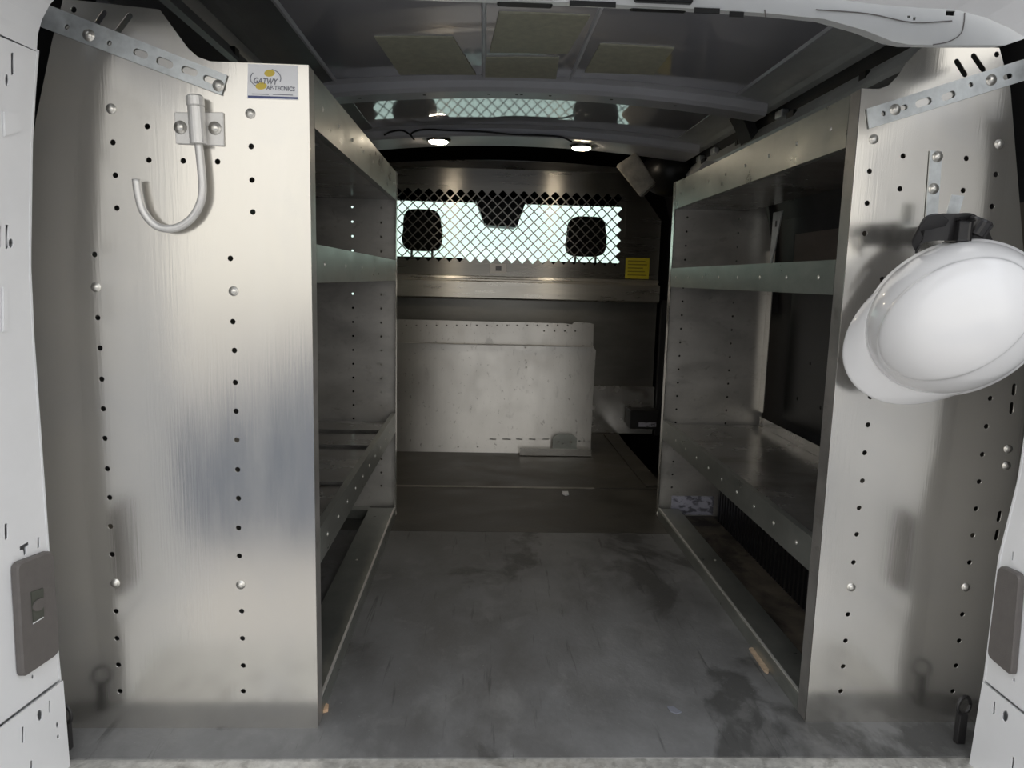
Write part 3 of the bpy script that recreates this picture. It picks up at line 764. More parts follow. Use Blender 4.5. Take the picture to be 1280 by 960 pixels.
    # cross rail at the far end, left only
    if s < 0:
        bm = boxes(((-0.60, Y1-0.045, 0.0), (X0-0.087, Y1-0.004, 0.03))); link('cross_rail', bm, 'lip', root)
    else:
        # triangular gusset under the top shelf
        a = Vector((0.885, Y1-0.15, 1.018)); 
        bm = quad_prism(bmesh.new(), [(0.915, Y1-0.12, 1.018), (0.915, Y1-0.05, 1.018), (0.915, Y1-0.05, 0.855), (0.915, Y1-0.065, 0.855)], (0.004, 0, 0))
        g = link('gusset', bm, 'galv', root); g['label'] = 'bluish triangular gusset under the top shelf'
        bm = quad_prism(bmesh.new(), [(0.9145, Y1-0.085, 0.972), (0.9145, Y1-0.085, 0.99), (0.9145, Y1-0.076, 0.99), (0.9145, Y1-0.076, 0.972)], (-0.0006, 0, 0))
        link('slot', bm, 'black', g)
        # smudged label low on the far panel
        a = P(838, 644, 'y', Y1); b = P(892, 620, 'y', Y1)
        bm = boxes(((a.x, Y1-0.0042, max(0.004, a.z)), (b.x, Y1-0.003, b.z))); g = link('label_sticker', bm, 'smudge', p2); g['label'] = 'smudged white label'
    return root, p1
unitL, panL = shelving('left')
unitR, panR = shelving('right')

# maker's sticker on the left panel (a part of that panel)
Y = YL0
a = P(309, 124, 'y', Y); b = P(372, 79, 'y', Y)
bm = quad_prism(bmesh.new(), [P(310, 80, 'y', Y-0.0002), P(372, 82, 'y', Y-0.0002), P(373, 125, 'y', Y-0.0002), P(309, 123, 'y', Y-0.0002)], (0, -0.0006, 0))
stk = link('maker_sticker', bm, 'paper', panL); stk['label'] = 'white sticker with a yellow swirl, grey lettering and a blue line'
yy = Y-0.0008
bm = quad_prism(bmesh.new(), [P(310, 119.5, 'y', yy), P(372, 121.5, 'y', yy), P(372, 124, 'y', yy), P(310, 122, 'y', yy)], (0, -0.0004, 0)); link('blue_line', bm, 'blueprint', stk)
bm = bmesh.new()
for (cx, cy, rx, ry) in ((337, 91.5, 6.5, 4.2), (326.5, 107.5, 7.0, 4.2)):
    pts = []
    for k in range(18):
        t = 2*PI*k/18; pts.append(P(cx+rx*math.cos(t)+1.6*math.sin(t), cy+ry*math.sin(t)-1.4*math.cos(t), 'y', yy))
    quad_prism(bm, pts, (0, -0.0003, 0))
link('yellow_swirl', bm, 'gold', stk)
bm = bmesh.new()
for (x, y, rx, ry, t0, t1) in ((332, 98, 19, 12, 130, 215), (334, 98, 17, 12, -70, 20)):
    pts = [P(x+rx*math.cos(math.radians(t0+(t1-t0)*k/10)), y+ry*math.sin(math.radians(t0+(t1-t0)*k/10)), 'y', yy-0.0004) for k in range(11)]
    link('swirl_arc', tube(bmesh.new(), pts, 0.0007, 4), 'greyprint', stk)
def text(body, px, py, height_px, Y, m_, parent, shear=0.0, bold=0.0, xs=1.0):
    cu = bpy.data.curves.new('txt', 'FONT'); cu.body = body; cu.size = 1.0; cu.shear = shear; cu.offset = bold
    ob = bpy.data.objects.new('txt', cu); COL.objects.link(ob)
    dg = bpy.context.evaluated_depsgraph_get(); ev = ob.evaluated_get(dg); me = ev.to_mesh(); bm = bmesh.new(); bm.from_mesh(me); ev.to_mesh_clear()
    bpy.data.objects.remove(ob)
    o = P(px, py, 'y', Y); sc_ = (P(px, py-height_px, 'y', Y).z-o.z)/0.72
    for v in bm.verts: v.co = Vector((o.x+v.co.x*sc_*xs, Y, o.z+v.co.y*sc_-v.co.x*sc_*0.02))
    r = bmesh.ops.extrude_face_region(bm, geom=bm.faces[:])
    for v in [g for g in r['geom'] if isinstance(g, bmesh.types.BMVert)]: v.co.y -= 0.0003
    return link('lettering', bm, m_, parent)
text('GATWY', 316.5, 104, 7.5, yy-0.0004, 'greyprint', stk, 0.25, 0.01, 0.80)
text('AP-TECNICS', 333, 112, 5.6, yy-0.0004, 'greyprint', stk, 0.1, 0.01, 0.86)
bm = quad_prism(bmesh.new(), [P(315, 117, 'y', yy), P(336, 117.6, 'y', yy), P(336, 118.6, 'y', yy), P(315, 118, 'y', yy)], (0, -0.0004, 0))
quad_prism(bm, [P(341, 117.6, 'y', yy), P(366, 118.5, 'y', yy), P(366, 119.4, 'y', yy), P(341, 118.5, 'y', yy)], (0, -0.0004, 0)); link('small_print', bm, 'greyprint', stk)

# ------------------------------------------------------------------ galvanised fixing straps
def strap(name, quad, slots, holes, bolts, Y, label, rise):
    """flat slotted bar: quad = px corners (far end top, near end top, near end bottom, far end bottom)"""
    pq = [P(x, y, 'y', Y) for x, y in quad]
    c = (pq[0]+pq[1]+pq[2]+pq[3])/4
    e_ = empty(name, (c.x, Y, min(q.z for q in pq)), label, 'bracket', 'slotted fixing straps')
    out = [(q.x, q.z) for q in pq]
    hs = [psl(*s_[:4], Y, s_[4]) for s_ in slots] + [circ(P(x, y, 'y', Y).x, P(x, y, 'y', Y).z, 0.0042) for x, y in holes]
    bm = plate(out, hs, 0.003, lambda u, v, w_: (u, Y+w_, v))
    link('bar', bm, 'galv', e_)
    # raised rib round the free end
    a, b = pq[1], pq[2]
    for (x, y) in bolts:
        p = P(x, y, 'y', Y-0.0015); bolt((p.x, Y-0.0018, p.z), e_, s=1.15)
    return e_
strap('fixing_strap', [(40, -2), (284, 94), (277, 119), (33, 27)],
      [(171, 65, 181, 69, 0.011), (200, 76, 212, 81, 0.012), (231, 87, 243, 91, 0.011), (258, 98, 268, 102, 0.010)],
      [(137, 54), (84, 34)], [(111, 44), (273, 107)], YL0-0.003, 'slotted galvanised strap sloping down to the right on the left panel', 0)
strap('fixing_strap', [(1292, 70), (1083, 136), (1086, 161), (1296, 96)],
      [(1180, 122, 1190, 118, 0.011), (1148, 130, 1160, 126, 0.012), (1128, 135, 1131, 134, 0.009), (1256, 97, 1262, 95, 0.008)],
      [(1104, 142), (1213, 106)], [(1119, 137), (1239, 100)], YR0-0.003, 'slotted galvanised strap sloping up to the right on the right panel', 0)

# ------------------------------------------------------------------ J hook on the left panel
Y = YL0
a = P(220, 181, 'y', Y); b = P(280, 141, 'y', Y)
hk = empty('utility_hook', (P(250, 182, 'y', Y).x, Y, a.z), 'silver J-shaped hook on a bolted plate below the left strap', 'hook')
bm = quad_prism(bmesh.new(), [P(219, 141, 'y', Y-0.0005), P(280, 141, 'y', Y-0.0005), P(281, 183, 'y', Y-0.0005), P(221, 180, 'y', Y-0.0005)], (0, -0.004, 0))
bmesh.ops.bevel(bm, geom=bm.edges[:], offset=0.001, segments=1, affect='EDGES')
link('mounting_plate', bm, 'hook', hk)
for (x, y) in ((227, 160), (270, 161)):
    p = P(x, y, 'y', Y); bolt((p.x, Y-0.005, p.z), hk, s=1.3)
yh = Y-0.0165
t0 = P(245, 134, 'y', yh); t1 = P(248, 180, 'y', yh)
bm = tube(bmesh.new(), [t0, t1], 0.0125, 20); link('sleeve', bm, 'hook', hk, smooth=False)
c0 = P(243.5, 119, 'y', yh); c1 = P(244.5, 134, 'y', yh)
bm = tube(bmesh.new(), [c0, c0*0.85+c1*0.15, c1*0.85+c0*0.15, c1], 0.0132, 20, radii=[0.010, 0.0132, 0.0132, 0.011])
link('cap', bm, 'hook', hk)
pts = [P(x, y, 'y', yh) for x, y in ((248, 178), (251, 205), (253, 232), (251, 252), (241, 271), (225, 283), (208, 286), (192, 280), (179, 264), (173, 244), (170, 224))]
bm = tube(bmesh.new(), smoothpath(pts, 5), 0.0062, 12); link('hook_rod', bm, 'hook', hk, smooth=True)

# ------------------------------------------------------------------ strip hook on the right panel
Y = YR0
sb = empty('strip_hook', (P(1164, 275, 'y', Y).x, Y, P(1160, 275, 'y', Y).z), 'bent metal strip hook bolted to the right panel above the helmet', 'hook')
yq = Y-0.003
p0 = P(1170, 189, 'y', yq); p1 = P(1164, 274, 'y', yq)
p2 = P(1169, 281, 'y', yq-0.012); p3 = P(1180, 279, 'y', yq-0.045); p4 = P(1190, 268, 'y', yq-0.060); p5 = P(1197, 244, 'y', yq-0.064)
wv = (0.020, 0, -0.0015)
bm = strip(bmesh.new(), [p0, p0*0.5+p1*0.5, p1, p2, p3, p4, p5], wv, thick=0.003)
link('strip', bm, 'galv', sb)
for (x, y) in ((1171, 196), (1166, 236)):
    p = P(x, y, 'y', yq); bolt((p.x, yq-0.002, p.z), sb, s=1.15)

# ------------------------------------------------------------------ hard hat
def helmet():
    fwd = Vector((-0.72, 0.38, -0.68)).normalized()
    up = Vector((-0.50, -0.86, 0.04)); up = (up-fwd*up.dot(fwd)).normalized()
    lat = up.cross(fwd)
    C0 = P(1192, 398, 'y', 1.10)
    T = lambda x, y, z: C0 + fwd*x + lat*y + up*z
    root = empty('hard_hat', C0, 'white hard hat hanging on the right shelving end panel', 'helmet')
    la, lb, hh = 0.126, 0.110, 0.128
    def plan(t):
        c, s = math.cos(t), math.sin(t); return la*(1.02 if c > 0 else 1.0)*c, lb*s
    def sp(r, t):
        x, y = plan(t); z = hh*(1-r**2.4)**0.58
        # raised crown panel
        ex = (x*r-0.006)/0.106; ey = (y*r)/0.073; q = math.sqrt(ex*ex+ey*ey)
        st = 1/(1+math.exp((q-1)*85)); z += 0.0055*st
        k = 1+0.035*st
        return x*r*k, y*r*k, z
    nr, ntt = 46, 96
    bm = bmesh.new(); rings = []
    apex = bm.verts.new(T(*sp(0, 0)))
    for i in range(1, nr+1):
        r = (i/nr)**0.75 if i < nr else 1.0
        rings.append([bm.verts.new(T(*sp(r, 2*PI*j/ntt))) for j in range(ntt)])
    # rim flange outwards then inner shell
    def ring(scale, z, xo=0): return [bm.verts.new(T(plan(2*PI*j/ntt)[0]*scale+xo, plan(2*PI*j/ntt)[1]*scale, z)) for j in range(ntt)]
    rings.append(ring(1.012, -0.006)); rings.append(ring(1.045, -0.012)); rings.append(ring(1.05, -0.016)); rings.append(ring(0.985, -0.014))
    for i in range(nr-1, 0, -3):
        r = (i/nr)**0.75; rr = []
        for j in range(ntt):
            x, y, z = sp(r, 2*PI*j/ntt); rr.append(bm.verts.new(T(x*0.965, y*0.965, z-0.006)))
        rings.append(rr)
    for j in range(ntt): bm.faces.new((apex, rings[0][j], rings[0][(j+1) % ntt]))
    for A_, B_ in zip(rings, rings[1:]):
        for j in range(ntt): bm.faces.new((A_[j], B_[j], B_[(j+1) % ntt], A_[(j+1) % ntt]))
    bm.faces.new(rings[-1][::-1])
    link('shell', bm, 'helmet', root, smooth=True)
    # peak
    bm = bmesh.new(); n1, n2 = 40, 12; top = []; bot = []
    for i in range(n1+1):
        t = -1.5+3.0*i/n1; x, y = plan(t); a_ = []; b_ = []
        ext = 0.047*max(0.0, math.cos(t*PI/2/1.5))**0.8
        for j in range(n2+1):
            v = j/n2; xx_ = x*0.99+ext*v; yy_ = y*(0.99+0.05*v*max(0, math.cos(t*1.28)))
            z = 0.006-0.020*v**1.3 - 0.16*(yy_**2)*v*6
            a_.append(bm.verts.new(T(xx_, yy_, z))); b_.append(bm.verts.new(T(xx_, yy_, z-0.0035)))
        top.append(a_); bot.append(b_)
    for i in range(n1):
        for j in range(n2):
            bm.faces.new((top[i][j], top[i+1][j], top[i+1][j+1], top[i][j+1])); bm.faces.new((bot[i][j], bot[i][j+1], bot[i+1][j+1], bot[i+1][j]))
        bm.faces.new((top[i][n2], top[i+1][n2], bot[i+1][n2], bot[i][n2])); bm.faces.new((top[i][0], bot[i][0], bot[i+1][0], top[i+1][0]))
    for i in (0, n1):
        for j in range(n2): bm.faces.new((top[i][j], top[i][j+1], bot[i][j+1], bot[i][j]))
    bmesh.ops.remove_doubles(bm, verts=bm.verts, dist=1e-5)
    link('peak', bm, 'helmet', root, smooth=True)
    # suspension: dark headband with ratchet knob, poking out above the rim
    b0 = P(1188, 292, 'y', 1.13)
    pts = [P(1148, 300, 'y', 1.125), P(1156, 288, 'y', 1.115), P(1172, 284, 'y', 1.11), P(1190, 284, 'y', 1.11), P(1212, 284, 'y', 1.125), P(1228, 300, 'y', 1.14), P(1240, 325, 'y', 1.155)]
    bm = strip(bmesh.new(), smoothpath(pts, 5), (0, 0.006, -0.040), thick=0.004)
    hb = link('headband', bm, 'rubber', root, smooth=False); hb['label'] = 'black ratchet headband'
    bm = bmesh.new()
    c = P(1222, 283, 'y', 1.115)
    ax = Vector((0.35, -0.2, 0.9)).normalized()
    rings = []
    a = ax.orthogonal().normalized(); b = ax.cross(a)
    for (h_, r_) in ((-0.012, 0.016), (0.008, 0.018), (0.012, 0.014)):
        rings.append([bm.verts.new(c+ax*h_+a*(r_+0.0012*(k % 2))*math.cos(2*PI*k/28)+b*(r_+0.0012*(k % 2))*math.sin(2*PI*k/28)) for k in range(28)])
    for A_, B_ in zip(rings, rings[1:]):
        for k in range(28): bm.faces.new((A_[k], A_[(k+1) % 28], B_[(k+1) % 28], B_[k]))
    bm.faces.new(rings[0][::-1]); bm.faces.new(rings[-1])
    link('ratchet_knob', bm, 'rubber', hb)
    bm = bmesh.new(); box(bm, P(1182, 303, 'y', 1.13), P(1215, 276, 'y', 1.105), 0.004); link('ratchet_housing', bm, 'rubber', hb)
    # folded strap loop beside the ratchet
    pts = [P(1149, 305, 'y', 1.12), P(1145, 294, 'y', 1.11), P(1152, 281, 'y', 1.10), P(1168, 277, 'y', 1.10), P(1180, 284, 'y', 1.11)]
    bm = strip(bmesh.new(), smoothpath(pts, 5), (0.003, 0.022, -0.020), thick=0.003)
    g = link('strap_loop', bm, 'rubber', root); g['label'] = 'shiny dark strap loop'
    return root
helmet()

# ------------------------------------------------------------------ rear door frame: white jambs
YJ = 1.10
def jamb(side):
    s = -1 if side == 'left' else 1
    if s < 0: pr = [(85, 985), (83, 960), (75, 860), (60, 700), (50, 560), (40, 420), (36, 330), (38, 180), (42, 110), (46, 62)]
    else: pr = [(1207, 1000), (1215, 955), (1232, 850), (1250, 700), (1275, 600), (1290, 500)]
    pts = [P(x, y, 'y', YJ) for x, y in pr]
    prof = [(q.z, q.x) for q in pts]
    if s > 0: prof += [(0.80, 0.905), (1.0, 0.90), (1.12, 0.885)]
    def X(z):
        if z <= prof[0][0]: return prof[0][1]
        for (z0, x0), (z1, x1) in zip(prof, prof[1:]):
            if z <= z1: t = (z-z0)/(z1-z0); return x0+(x1-x0)*t
        return prof[-1][1]
    k = 0.14 if s < 0 else 0.0
    def fm(u, v, w_): return (X(v)+s*(YJ-u)*k + s*(0.0015+w_), u, v)
    # pixel -> (y, z) on the jamb surface, by marching along the sight line
    def J(x, y):
        best = None
        for i in range(600):
            yy_ = 0.70+0.40*i/599+0.0
            p = P(x, y, 'y', yy_); d = abs(p.x-(X(p.z)+s*(YJ-yy_)*k))
            if best is None or d < best[0]: best = (d, yy_, p.z)
        return best[1], best[2]
    return X, fm, J
def loop_rect(J, pts): return [J(x, y) for x, y in pts]
zc = [(1, -0.10+0.04*i) for i in range(34)]
def jamb_piece(name, fm, z0, z1, holes, off, s, label):
    bm = plate([(0.66, z0), (YJ, z0), (YJ, z1), (0.66, z1)], holes, 0.003, lambda u, v, w_: tuple(Vector(fm(u, v, w_))-Vector((s*off, 0, 0))), cuts=[c for c in zc if z0 < c[1] < z1])
    # return flange facing the load bay edge
    return struct(link(name, bm, 'white'), label)
def okhole(h):  # keep holes inside the plate and of sane size
    ys = [q[0] for q in h]; zs = [q[1] for q in h]
    return max(ys) < YJ-0.003 and min(ys) > 0.68 and max(ys)-min(ys) > 0.0015 and max(zs)-min(zs) > 0.0015
def ell(J, x, y, rx, ry, n=10): return [J(x+rx*math.cos(2*PI*k/n), y+ry*math.sin(2*PI*k/n)) for k in range(n)]
XLf, fmL, JL = jamb('left'); XRf, fmR, JR = jamb('right')
zjL = 0.1445; zjT = 1.088
mid = [loop_rect(JL, q) for q in (
    [(7, 281), (11, 281), (11, 310), (7, 312)], [(14, 66), (18, 66), (18, 93), (14, 94)],
    [(6, 655), (10, 654), (10, 673), (6, 675)], [(47, 672), (50, 671), (50, 684), (47, 686)],
    [(25, 683), (36, 677), (37, 681), (33, 684), (33, 693), (30, 695), (29, 687), (25, 688)],
    [(0, 282), (2, 282), (2, 309), (0, 310)])] + [ell(JL, 9, 100, 2.6, 8), ell(JL, 11, 158, 2.5, 4.5), ell(JL, 14, 304, 3.2, 6), ell(JL, 41, 846, 1.5, 3)]
low = [ell(JL, 45, 894, 3.6, 7), ell(JL, 67, 906, 1.8, 4), ell(JL, 68, 921, 1.8, 3)] + [loop_rect(JL, q) for q in ([(22, 909), (25, 908), (25, 928), (22, 930)], [(56, 876), (58, 875), (58, 890), (56, 892)], [(33, 951), (36, 950), (36, 962), (33, 964)])]
top = [ell(JL, 30, 6, 2.5, 6)]
J1 = jamb_piece('trim_8', fmL, zjL+0.0015, zjT-0.001, [h for h in mid if okhole(h)], 0.0, -1, 'white left rear door jamb with slots')
J2 = jamb_piece('trim_9', fmL, -0.14, zjL, [h for h in low if okhole(h)], 0.006, -1, 'lower foot of the white left jamb')
# upper left: bends over towards the roof
bm = bmesh.new(); rows = []
for (zz, dx) in ((zjT, 0.0), (1.11, 0.003), (1.13, 0.010), (1.15, 0.022), (1.17, 0.042), (1.19, 0.075), (1.21, 0.13)):
    xA = XLf(1.088)+dx; rows.append([bm.verts.new((xA, YJ, zz)), bm.verts.new((xA-0.045, 0.80, zz+0.01)), bm.verts.new((xA-0.06, 0.66, zz+0.02)),
                                     bm.verts.new((xA-0.09, 0.66, zz+0.02)), bm.verts.new((xA-0.03, YJ, zz+0.004))])
for A_, B_ in zip(rows, rows[1:]):
    for k_ in range(5): bm.faces.new((A_[k_], A_[(k_+1) % 5], B_[(k_+1) % 5], B_[k_]))
bm.faces.new(rows[0][::-1]); bm.faces.new(rows[-1])
struct(link('trim_10', bm, 'white'), 'curved upper left corner of the door frame')
mid = [ell(JR, 1267, 850, 1.6, 3)] + [loop_rect(JR, q) for q in ([(1265, 690), (1267, 689), (1266, 700), (1264, 701)],)]
low = [ell(JR, 1260, 895, 4.2, 7), loop_rect(JR, [(1245, 877), (1248, 877), (1247, 892), (1244, 893)]), loop_rect(JR, [(1269, 946), (1272, 947), (1270, 962), (1267, 962)])]
J3 = jamb_piece('trim_11', fmR, 0.1475, 1.12, [h for h in mid if okhole(h)], 0.0, 1, 'white right rear door jamb')
J4 = jamb_piece('trim_12', fmR, -0.14, 0.146, [h for h in low if okhole(h)], 0.005, 1, 'lower foot of the white right jamb')
# dark backing inside the jambs and the outer body
for s, X_, nm in ((-1, XLf, 'trim_13'), (1, XRf, 'trim_14')):
    bm = bmesh.new(); rows = []
    for i in range(28):
        z = -0.14+i*0.05; x = X_(z); kk = 0.14 if s < 0 else 0
        rows.append([bm.verts.new((x+s*0.03, YJ, z)), bm.verts.new((x+s*0.16, YJ+0.05, z)), bm.verts.new((x+s*0.25, 0.70, z)), bm.verts.new((x+s*(0.03+0.4*kk), 0.70, z))])
    for A_, B_ in zip(rows, rows[1:]):
        for k_ in range(4): bm.faces.new((A_[k_], A_[(k_+1) % 4], B_[(k_+1) % 4], B_[k_]))
    bm.faces.new(rows[0][::-1]); bm.faces.new(rows[-1])
    struct(link(nm, bm, 'white'), 'inner body of the door jamb')
# rear edge lip of the jambs
for s, X_, nm in ((-1, XLf, 'trim_15'), (1, XRf, 'trim_16')):
    bm = bmesh.new(); rows = []
    for i in range(50):
        z = -0.14+i*0.0251; x = X_(z)
        rows.append([bm.verts.new((x-s*0.001, YJ, z)), bm.verts.new((x+s*0.035, YJ, z)), bm.verts.new((x+s*0.035, YJ+0.004, z)), bm.verts.new((x-s*0.001, YJ+0.004, z))])
    for A_, B_ in zip(rows, rows[1:]):
        for k_ in range(4): bm.faces.new((A_[k_], A_[(k_+1) % 4], B_[(k_+1) % 4], B_[k_]))
    bm.faces.new(rows[0][::-1]); bm.faces.new(rows[-1])
    struct(link(nm, bm, 'white'), 'thin inner edge of the %s jamb' % ('left' if s < 0 else 'right'))

# grey covers on the jambs
def cover(J, fm, quad, latch, label, s):
    pts = [J(x, y) for x, y in quad]
    th = 0.010
    def B(u, v, h): return Vector(fm(u, v, 0))-Vector((s*(0.003+h), 0, 0))
    cen = (sum(p[0] for p in pts)/4, sum(p[1] for p in pts)/4)
    # rounded outline
    out = []
    for i in range(4):
        p, a, b = pts[i], pts[i-1], pts[(i+1) % 4]
        r = 0.011
        def tow(p, q, d):
            L_ = math.hypot(q[0]-p[0], q[1]-p[1]); return (p[0]+(q[0]-p[0])*d/L_, p[1]+(q[1]-p[1])*d/L_)
        A_, B_ = tow(p, a, r), tow(p, b, r)
        for k in range(6):
            t = k/5; out.append(((1-t)**2*A_[0]+2*t*(1-t)*p[0]+t*t*B_[0], (1-t)**2*A_[1]+2*t*(1-t)*p[1]+t*t*B_[1]))
    e_ = empty('pillar_cover', B(cen[0], min(p[1] for p in pts), 0), label, 'cover', 'grey covers on the door jambs')
    bm = bmesh.new(); rings = []
    for (sc_, h_) in ((1, 0), (1, th*0.7), (0.965, th)):
        rings.append([bm.verts.new(B(cen[0]+(u-cen[0])*sc_, cen[1]+(v-cen[1])*sc_, h_)) for u, v in out])
    n = len(out)
    for A_, B_ in zip(rings, rings[1:]):
        for k in range(n): bm.faces.new((A_[k], A_[(k+1) % n], B_[(k+1) % n], B_[k]))
    bm.faces.new(rings[0][::-1]); bm.faces.new(rings[-1])
    c_ = link('cover', bm, 'greyplas', e_)
    if latch:
        lp = [J(x, y) for x, y in latch]
        bm = bmesh.new(); quad_prism(bm, [B(u, v, th+0.0002) for u, v in lp], (-s*0.0015, 0, 0)); lt = link('latch_recess', bm, 'latch', e_)
        cc = (sum(p[0] for p in lp)/4, sum(p[1] for p in lp)/4)
        bm = bmesh.new(); pr_ = [B(cc[0]+0.012*math.cos(2*PI*k/16), cc[1]+0.009*math.sin(2*PI*k/16), th+0.0018) for k in range(16)]
        quad_prism(bm, pr_, (-s*0.002, 0, 0)); link('latch_button', bm, 'greyplas', lt)
        bm = bmesh.new(); tube(bm, [B(lp[3][0], lp[3][1]-0.002, th), B(lp[2][0], lp[2][1]-0.002, th)], 0.0012, 6); link('latch_edge', bm, 'white', lt)
cover(JL, fmL, [(12, 704), (58, 687), (66, 817), (20, 848)], [(28, 740), (43, 735), (44, 770), (31, 778)], 'dark grey rectangular cover with a square latch on the left jamb', -1)
cover(JR, fmR, [(1256, 706), (1283, 718), (1272, 846), (1242, 821)], None, 'dark grey plain cover on the right jamb', 1)

# pressed pads on the white left jamb
def boss(J, fm, quad, s, parent, h=0.003):
    pts = [J(x, y) for x, y in quad]
    bm = bmesh.new(); quad_prism(bm, [Vector(fm(u, v, 0))-Vector((s*0.0016, 0, 0)) for u, v in pts], (-s*h, 0, 0))
    bmesh.ops.bevel(bm, geom=bm.edges[:], offset=0.0012, segments=2, affect='EDGES')
    link('pressed_boss', bm, 'white', parent)
boss(JL, fmL, [(2, 139), (22, 141), (24, 165), (3, 171)], -1, J1)
boss(JL, fmL, [(1, 358), (8, 359), (8, 414), (1, 415)], -1, J1)

# ------------------------------------------------------------------ header above the rear opening
YH = 1.085
edge = [(-60, -30), (120, -22), (300, -12), (470, -6), (600, -1), (700, 3), (850, 10), (960, 17), (1030, 24), (1080, 38), (1115, 52), (1135, 56), (1190, 57), (1255, 57), (1276, 50), (1310, 36)]
low_ = [(P(x, y, 'y', YH).x, P(x, y, 'y', YH).z) for x, y in edge]
out = low_ + [(low_[-1][0], 1.42), (low_[0][0], 1.42)]
hs = []
def hp(x0, y0, x1, y1, sk=0):
    a = P(x0, y0, 'y', YH); b = P(x1, y1, 'y', YH); return [(a.x, a.z), (b.x, a.z), (b.x+sk, b.z), (a.x+sk, b.z)]
hs = [hp(1181, 20, 1193, 14), hp(1246, 28, 1252, 24), hp(1133, 23, 1137, 20), hp(1140, 26, 1144, 22)]
bm = plate(out, hs, 0.004, lambda u, v, w_: (u, YH+w_, v))
hd = struct(link('trim_17', bm, 'white_in'), 'grey white header above the rear opening')
# underside return of the header going into the van, with cut-outs
lo2 = [(P(x, y, 'y', YH).x, P(x, y, 'y', YH).z) for x, y in edge]
bm = bmesh.new(); rA = [bm.verts.new((x, YH+0.002, z)) for x, z in lo2]; rB = [bm.verts.new((x, YH+0.03, z+0.006)) for x, z in lo2]
rC = [bm.verts.new((x, YH+0.03, z+0.010)) for x, z in lo2]; rD = [bm.verts.new((x, YH+0.002, z+0.004)) for x, z in lo2]
for k in range(len(lo2)-1):
    for A_, B_ in ((rA, rB), (rB, rC), (rC, rD), (rD, rA)): bm.faces.new((A_[k], A_[k+1], B_[k+1], B_[k]))
bm.faces.new((rA[0], rB[0], rC[0], rD[0])); bm.faces.new((rA[-1], rD[-1], rC[-1], rB[-1]))
link('underside', bm, 'white_in', hd)
bm = bmesh.new()
for (x0, x1, y, d) in ((622, 690, 0, 0.03), (790, 852, 5, 0.04)):
    pass
for (x0, x1, yb_) in ((621, 690, 9), (786, 856, 15)):
    a = P(x0, yb_, 'y', YH+0.034); b = P(x1, yb_, 'y', YH+0.034)
    box(bm, (a.x, YH-0.012, a.z-0.0), (b.x, YH+0.034, a.z+0.03), 0.003)
link('header_cap', bm, 'blueprint' if False else 'black', hd)['label'] = 'dark caps in the header'
bm = bmesh.new()
for (x0, x1, y0_) in ((712, 770, 3), (868, 900, 12), (912, 930, 17)):
    a = P(x0, y0_, 'y', YH-0.004); b = P(x1, y0_, 'y', YH-0.004); box(bm, (a.x, YH-0.004, a.z-0.004), (b.x, YH-0.0021, a.z+0.003))
link('header_slot', bm, 'black', hd)
for pts_ in ([(1166, 56), (1186, 52), (1201, 42), (1205, 28), (1206, 16)], [(1020, 12), (1085, 17), (1140, 28), (1190, 26)], [(956, 12), (957, 22)]):
    bm = tube(bmesh.new(), smoothpath([P(x, y, 'y', YH-0.0026) for x, y in pts_], 4), 0.0008, 5)
    link('header_seam', bm, 'greyplas', hd)
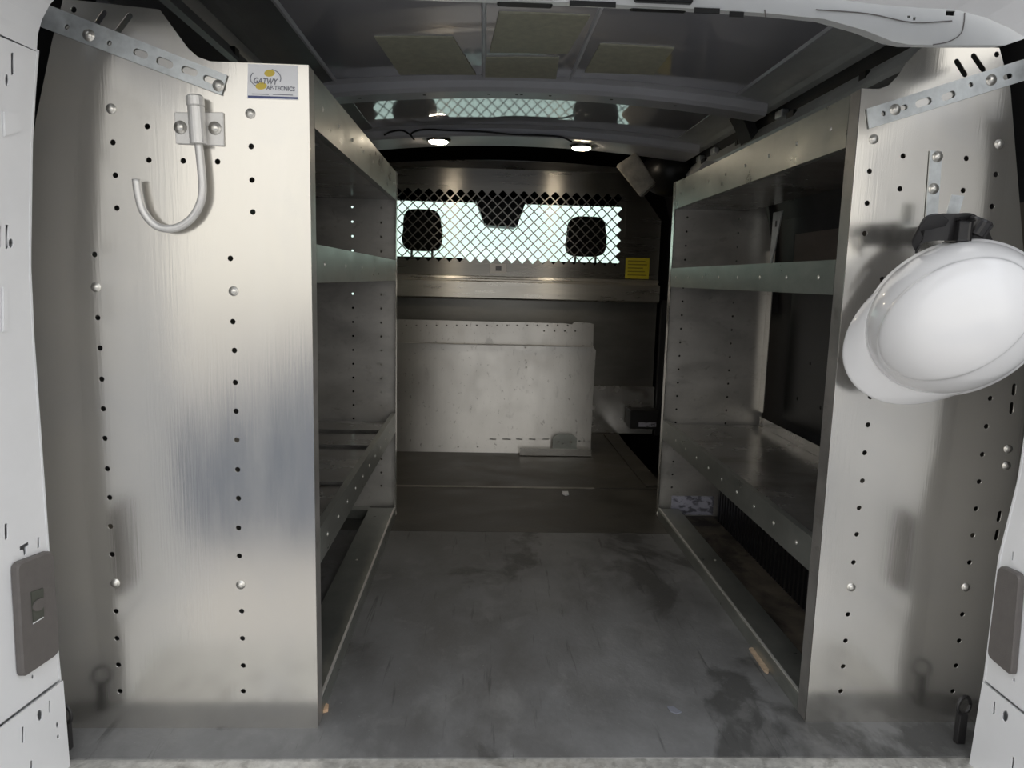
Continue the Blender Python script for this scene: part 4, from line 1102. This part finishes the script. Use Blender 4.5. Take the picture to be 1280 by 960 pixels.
# outer arch: white corner at the upper right
edge2 = [(900, -30), (1010, -6), (1090, 5), (1150, 10), (1195, 12), (1232, 22), (1262, 35), (1290, 52), (1320, 84)]
l2 = [(P(x, y, 'y', 0.97).x, P(x, y, 'y', 0.97).z) for x, y in edge2]
l2 = [(-0.72, l2[0][1]-0.02), (-0.60, l2[0][1]+0.005), (-0.3, l2[0][1]+0.01), (0.1, l2[0][1]+0.008)] + l2
bm = bmesh.new(); rs = []
for (x, z) in l2: rs.append([bm.verts.new((x, 0.97, z)), bm.verts.new((x+0.03, 1.04, z+0.045)), bm.verts.new((x+0.04, 1.04, z+0.07)), bm.verts.new((x+0.06, 0.90, z+0.07)), bm.verts.new((x+0.02, 0.90, z+0.015))])
for A_, B_ in zip(rs, rs[1:]):
    for k_ in range(5): bm.faces.new((A_[k_], A_[(k_+1) % 5], B_[(k_+1) % 5], B_[k_]))
bm.faces.new(rs[0][::-1]); bm.faces.new(rs[-1])
struct(link('trim_18', bm, 'white'), 'white outer frame over the rear opening, curving down at its right corner')

# ------------------------------------------------------------------ lashing rings by the jamb feet
def ring_thing(px, py, Y, s, label):
    c = P(px, py, 'y', Y)
    e_ = empty('lashing_ring', (c.x, c.y, c.z-0.03), label, 'lashing ring', 'lashing rings')
    bm = bmesh.new(); pts = [c+Vector((s*0.014*math.cos(t*PI/8), 0.004*math.cos(t*PI/8), 0.017*math.sin(t*PI/8))) for t in range(17)]
    tube(bm, pts, 0.003, 8); link('ring', bm, 'rubber', e_, smooth=True)
    bm = bmesh.new(); box(bm, (c.x-0.008, c.y-0.004, 0.0), (c.x+0.008, c.y+0.008, c.z-0.013), 0.002); link('anchor', bm, 'rubber', e_)
ring_thing(80, 893, 1.135, -1, 'small dark lashing ring at the foot of the left jamb')
ring_thing(1205, 882, 1.15, 1, 'small dark lashing ring at the foot of the right jamb')

# ------------------------------------------------------------------ bits on the floor
def chip(name, pts, z, th, m_, label, cat):
    wp = [P(x, y, 'z', z) for x, y in pts]; bm = quad_prism(bmesh.new(), wp, (0, 0, th))
    tag(origin(link(name, bm, m_)), label, cat)
chip('foam_scrap', [(397, 884), (403, 881), (411, 884), (410, 890), (402, 892), (397, 890)], 0.0, 0.006, 'foam', 'small tan foam scrap at the foot of the left shelving', 'scrap')
chip('wood_chip', [(936, 812), (941, 811), (962, 838), (960, 843), (955, 840)], 0.0, 0.004, 'wood', 'pale wood splinter beside the right base rail', 'scrap')
chip('paper_scrap', [(703, 615), (710, 615), (711, 619), (707, 620), (703, 618)], 0.0, 0.004, 'paper', 'tiny white scrap by the far floor seam', 'scrap')
chip('plastic_shard', [(834, 884), (842, 884), (852, 891), (846, 893), (838, 890)], 0.0, 0.002, 'greyprint', 'thin grey plastic shard on the floor near the right', 'scrap')
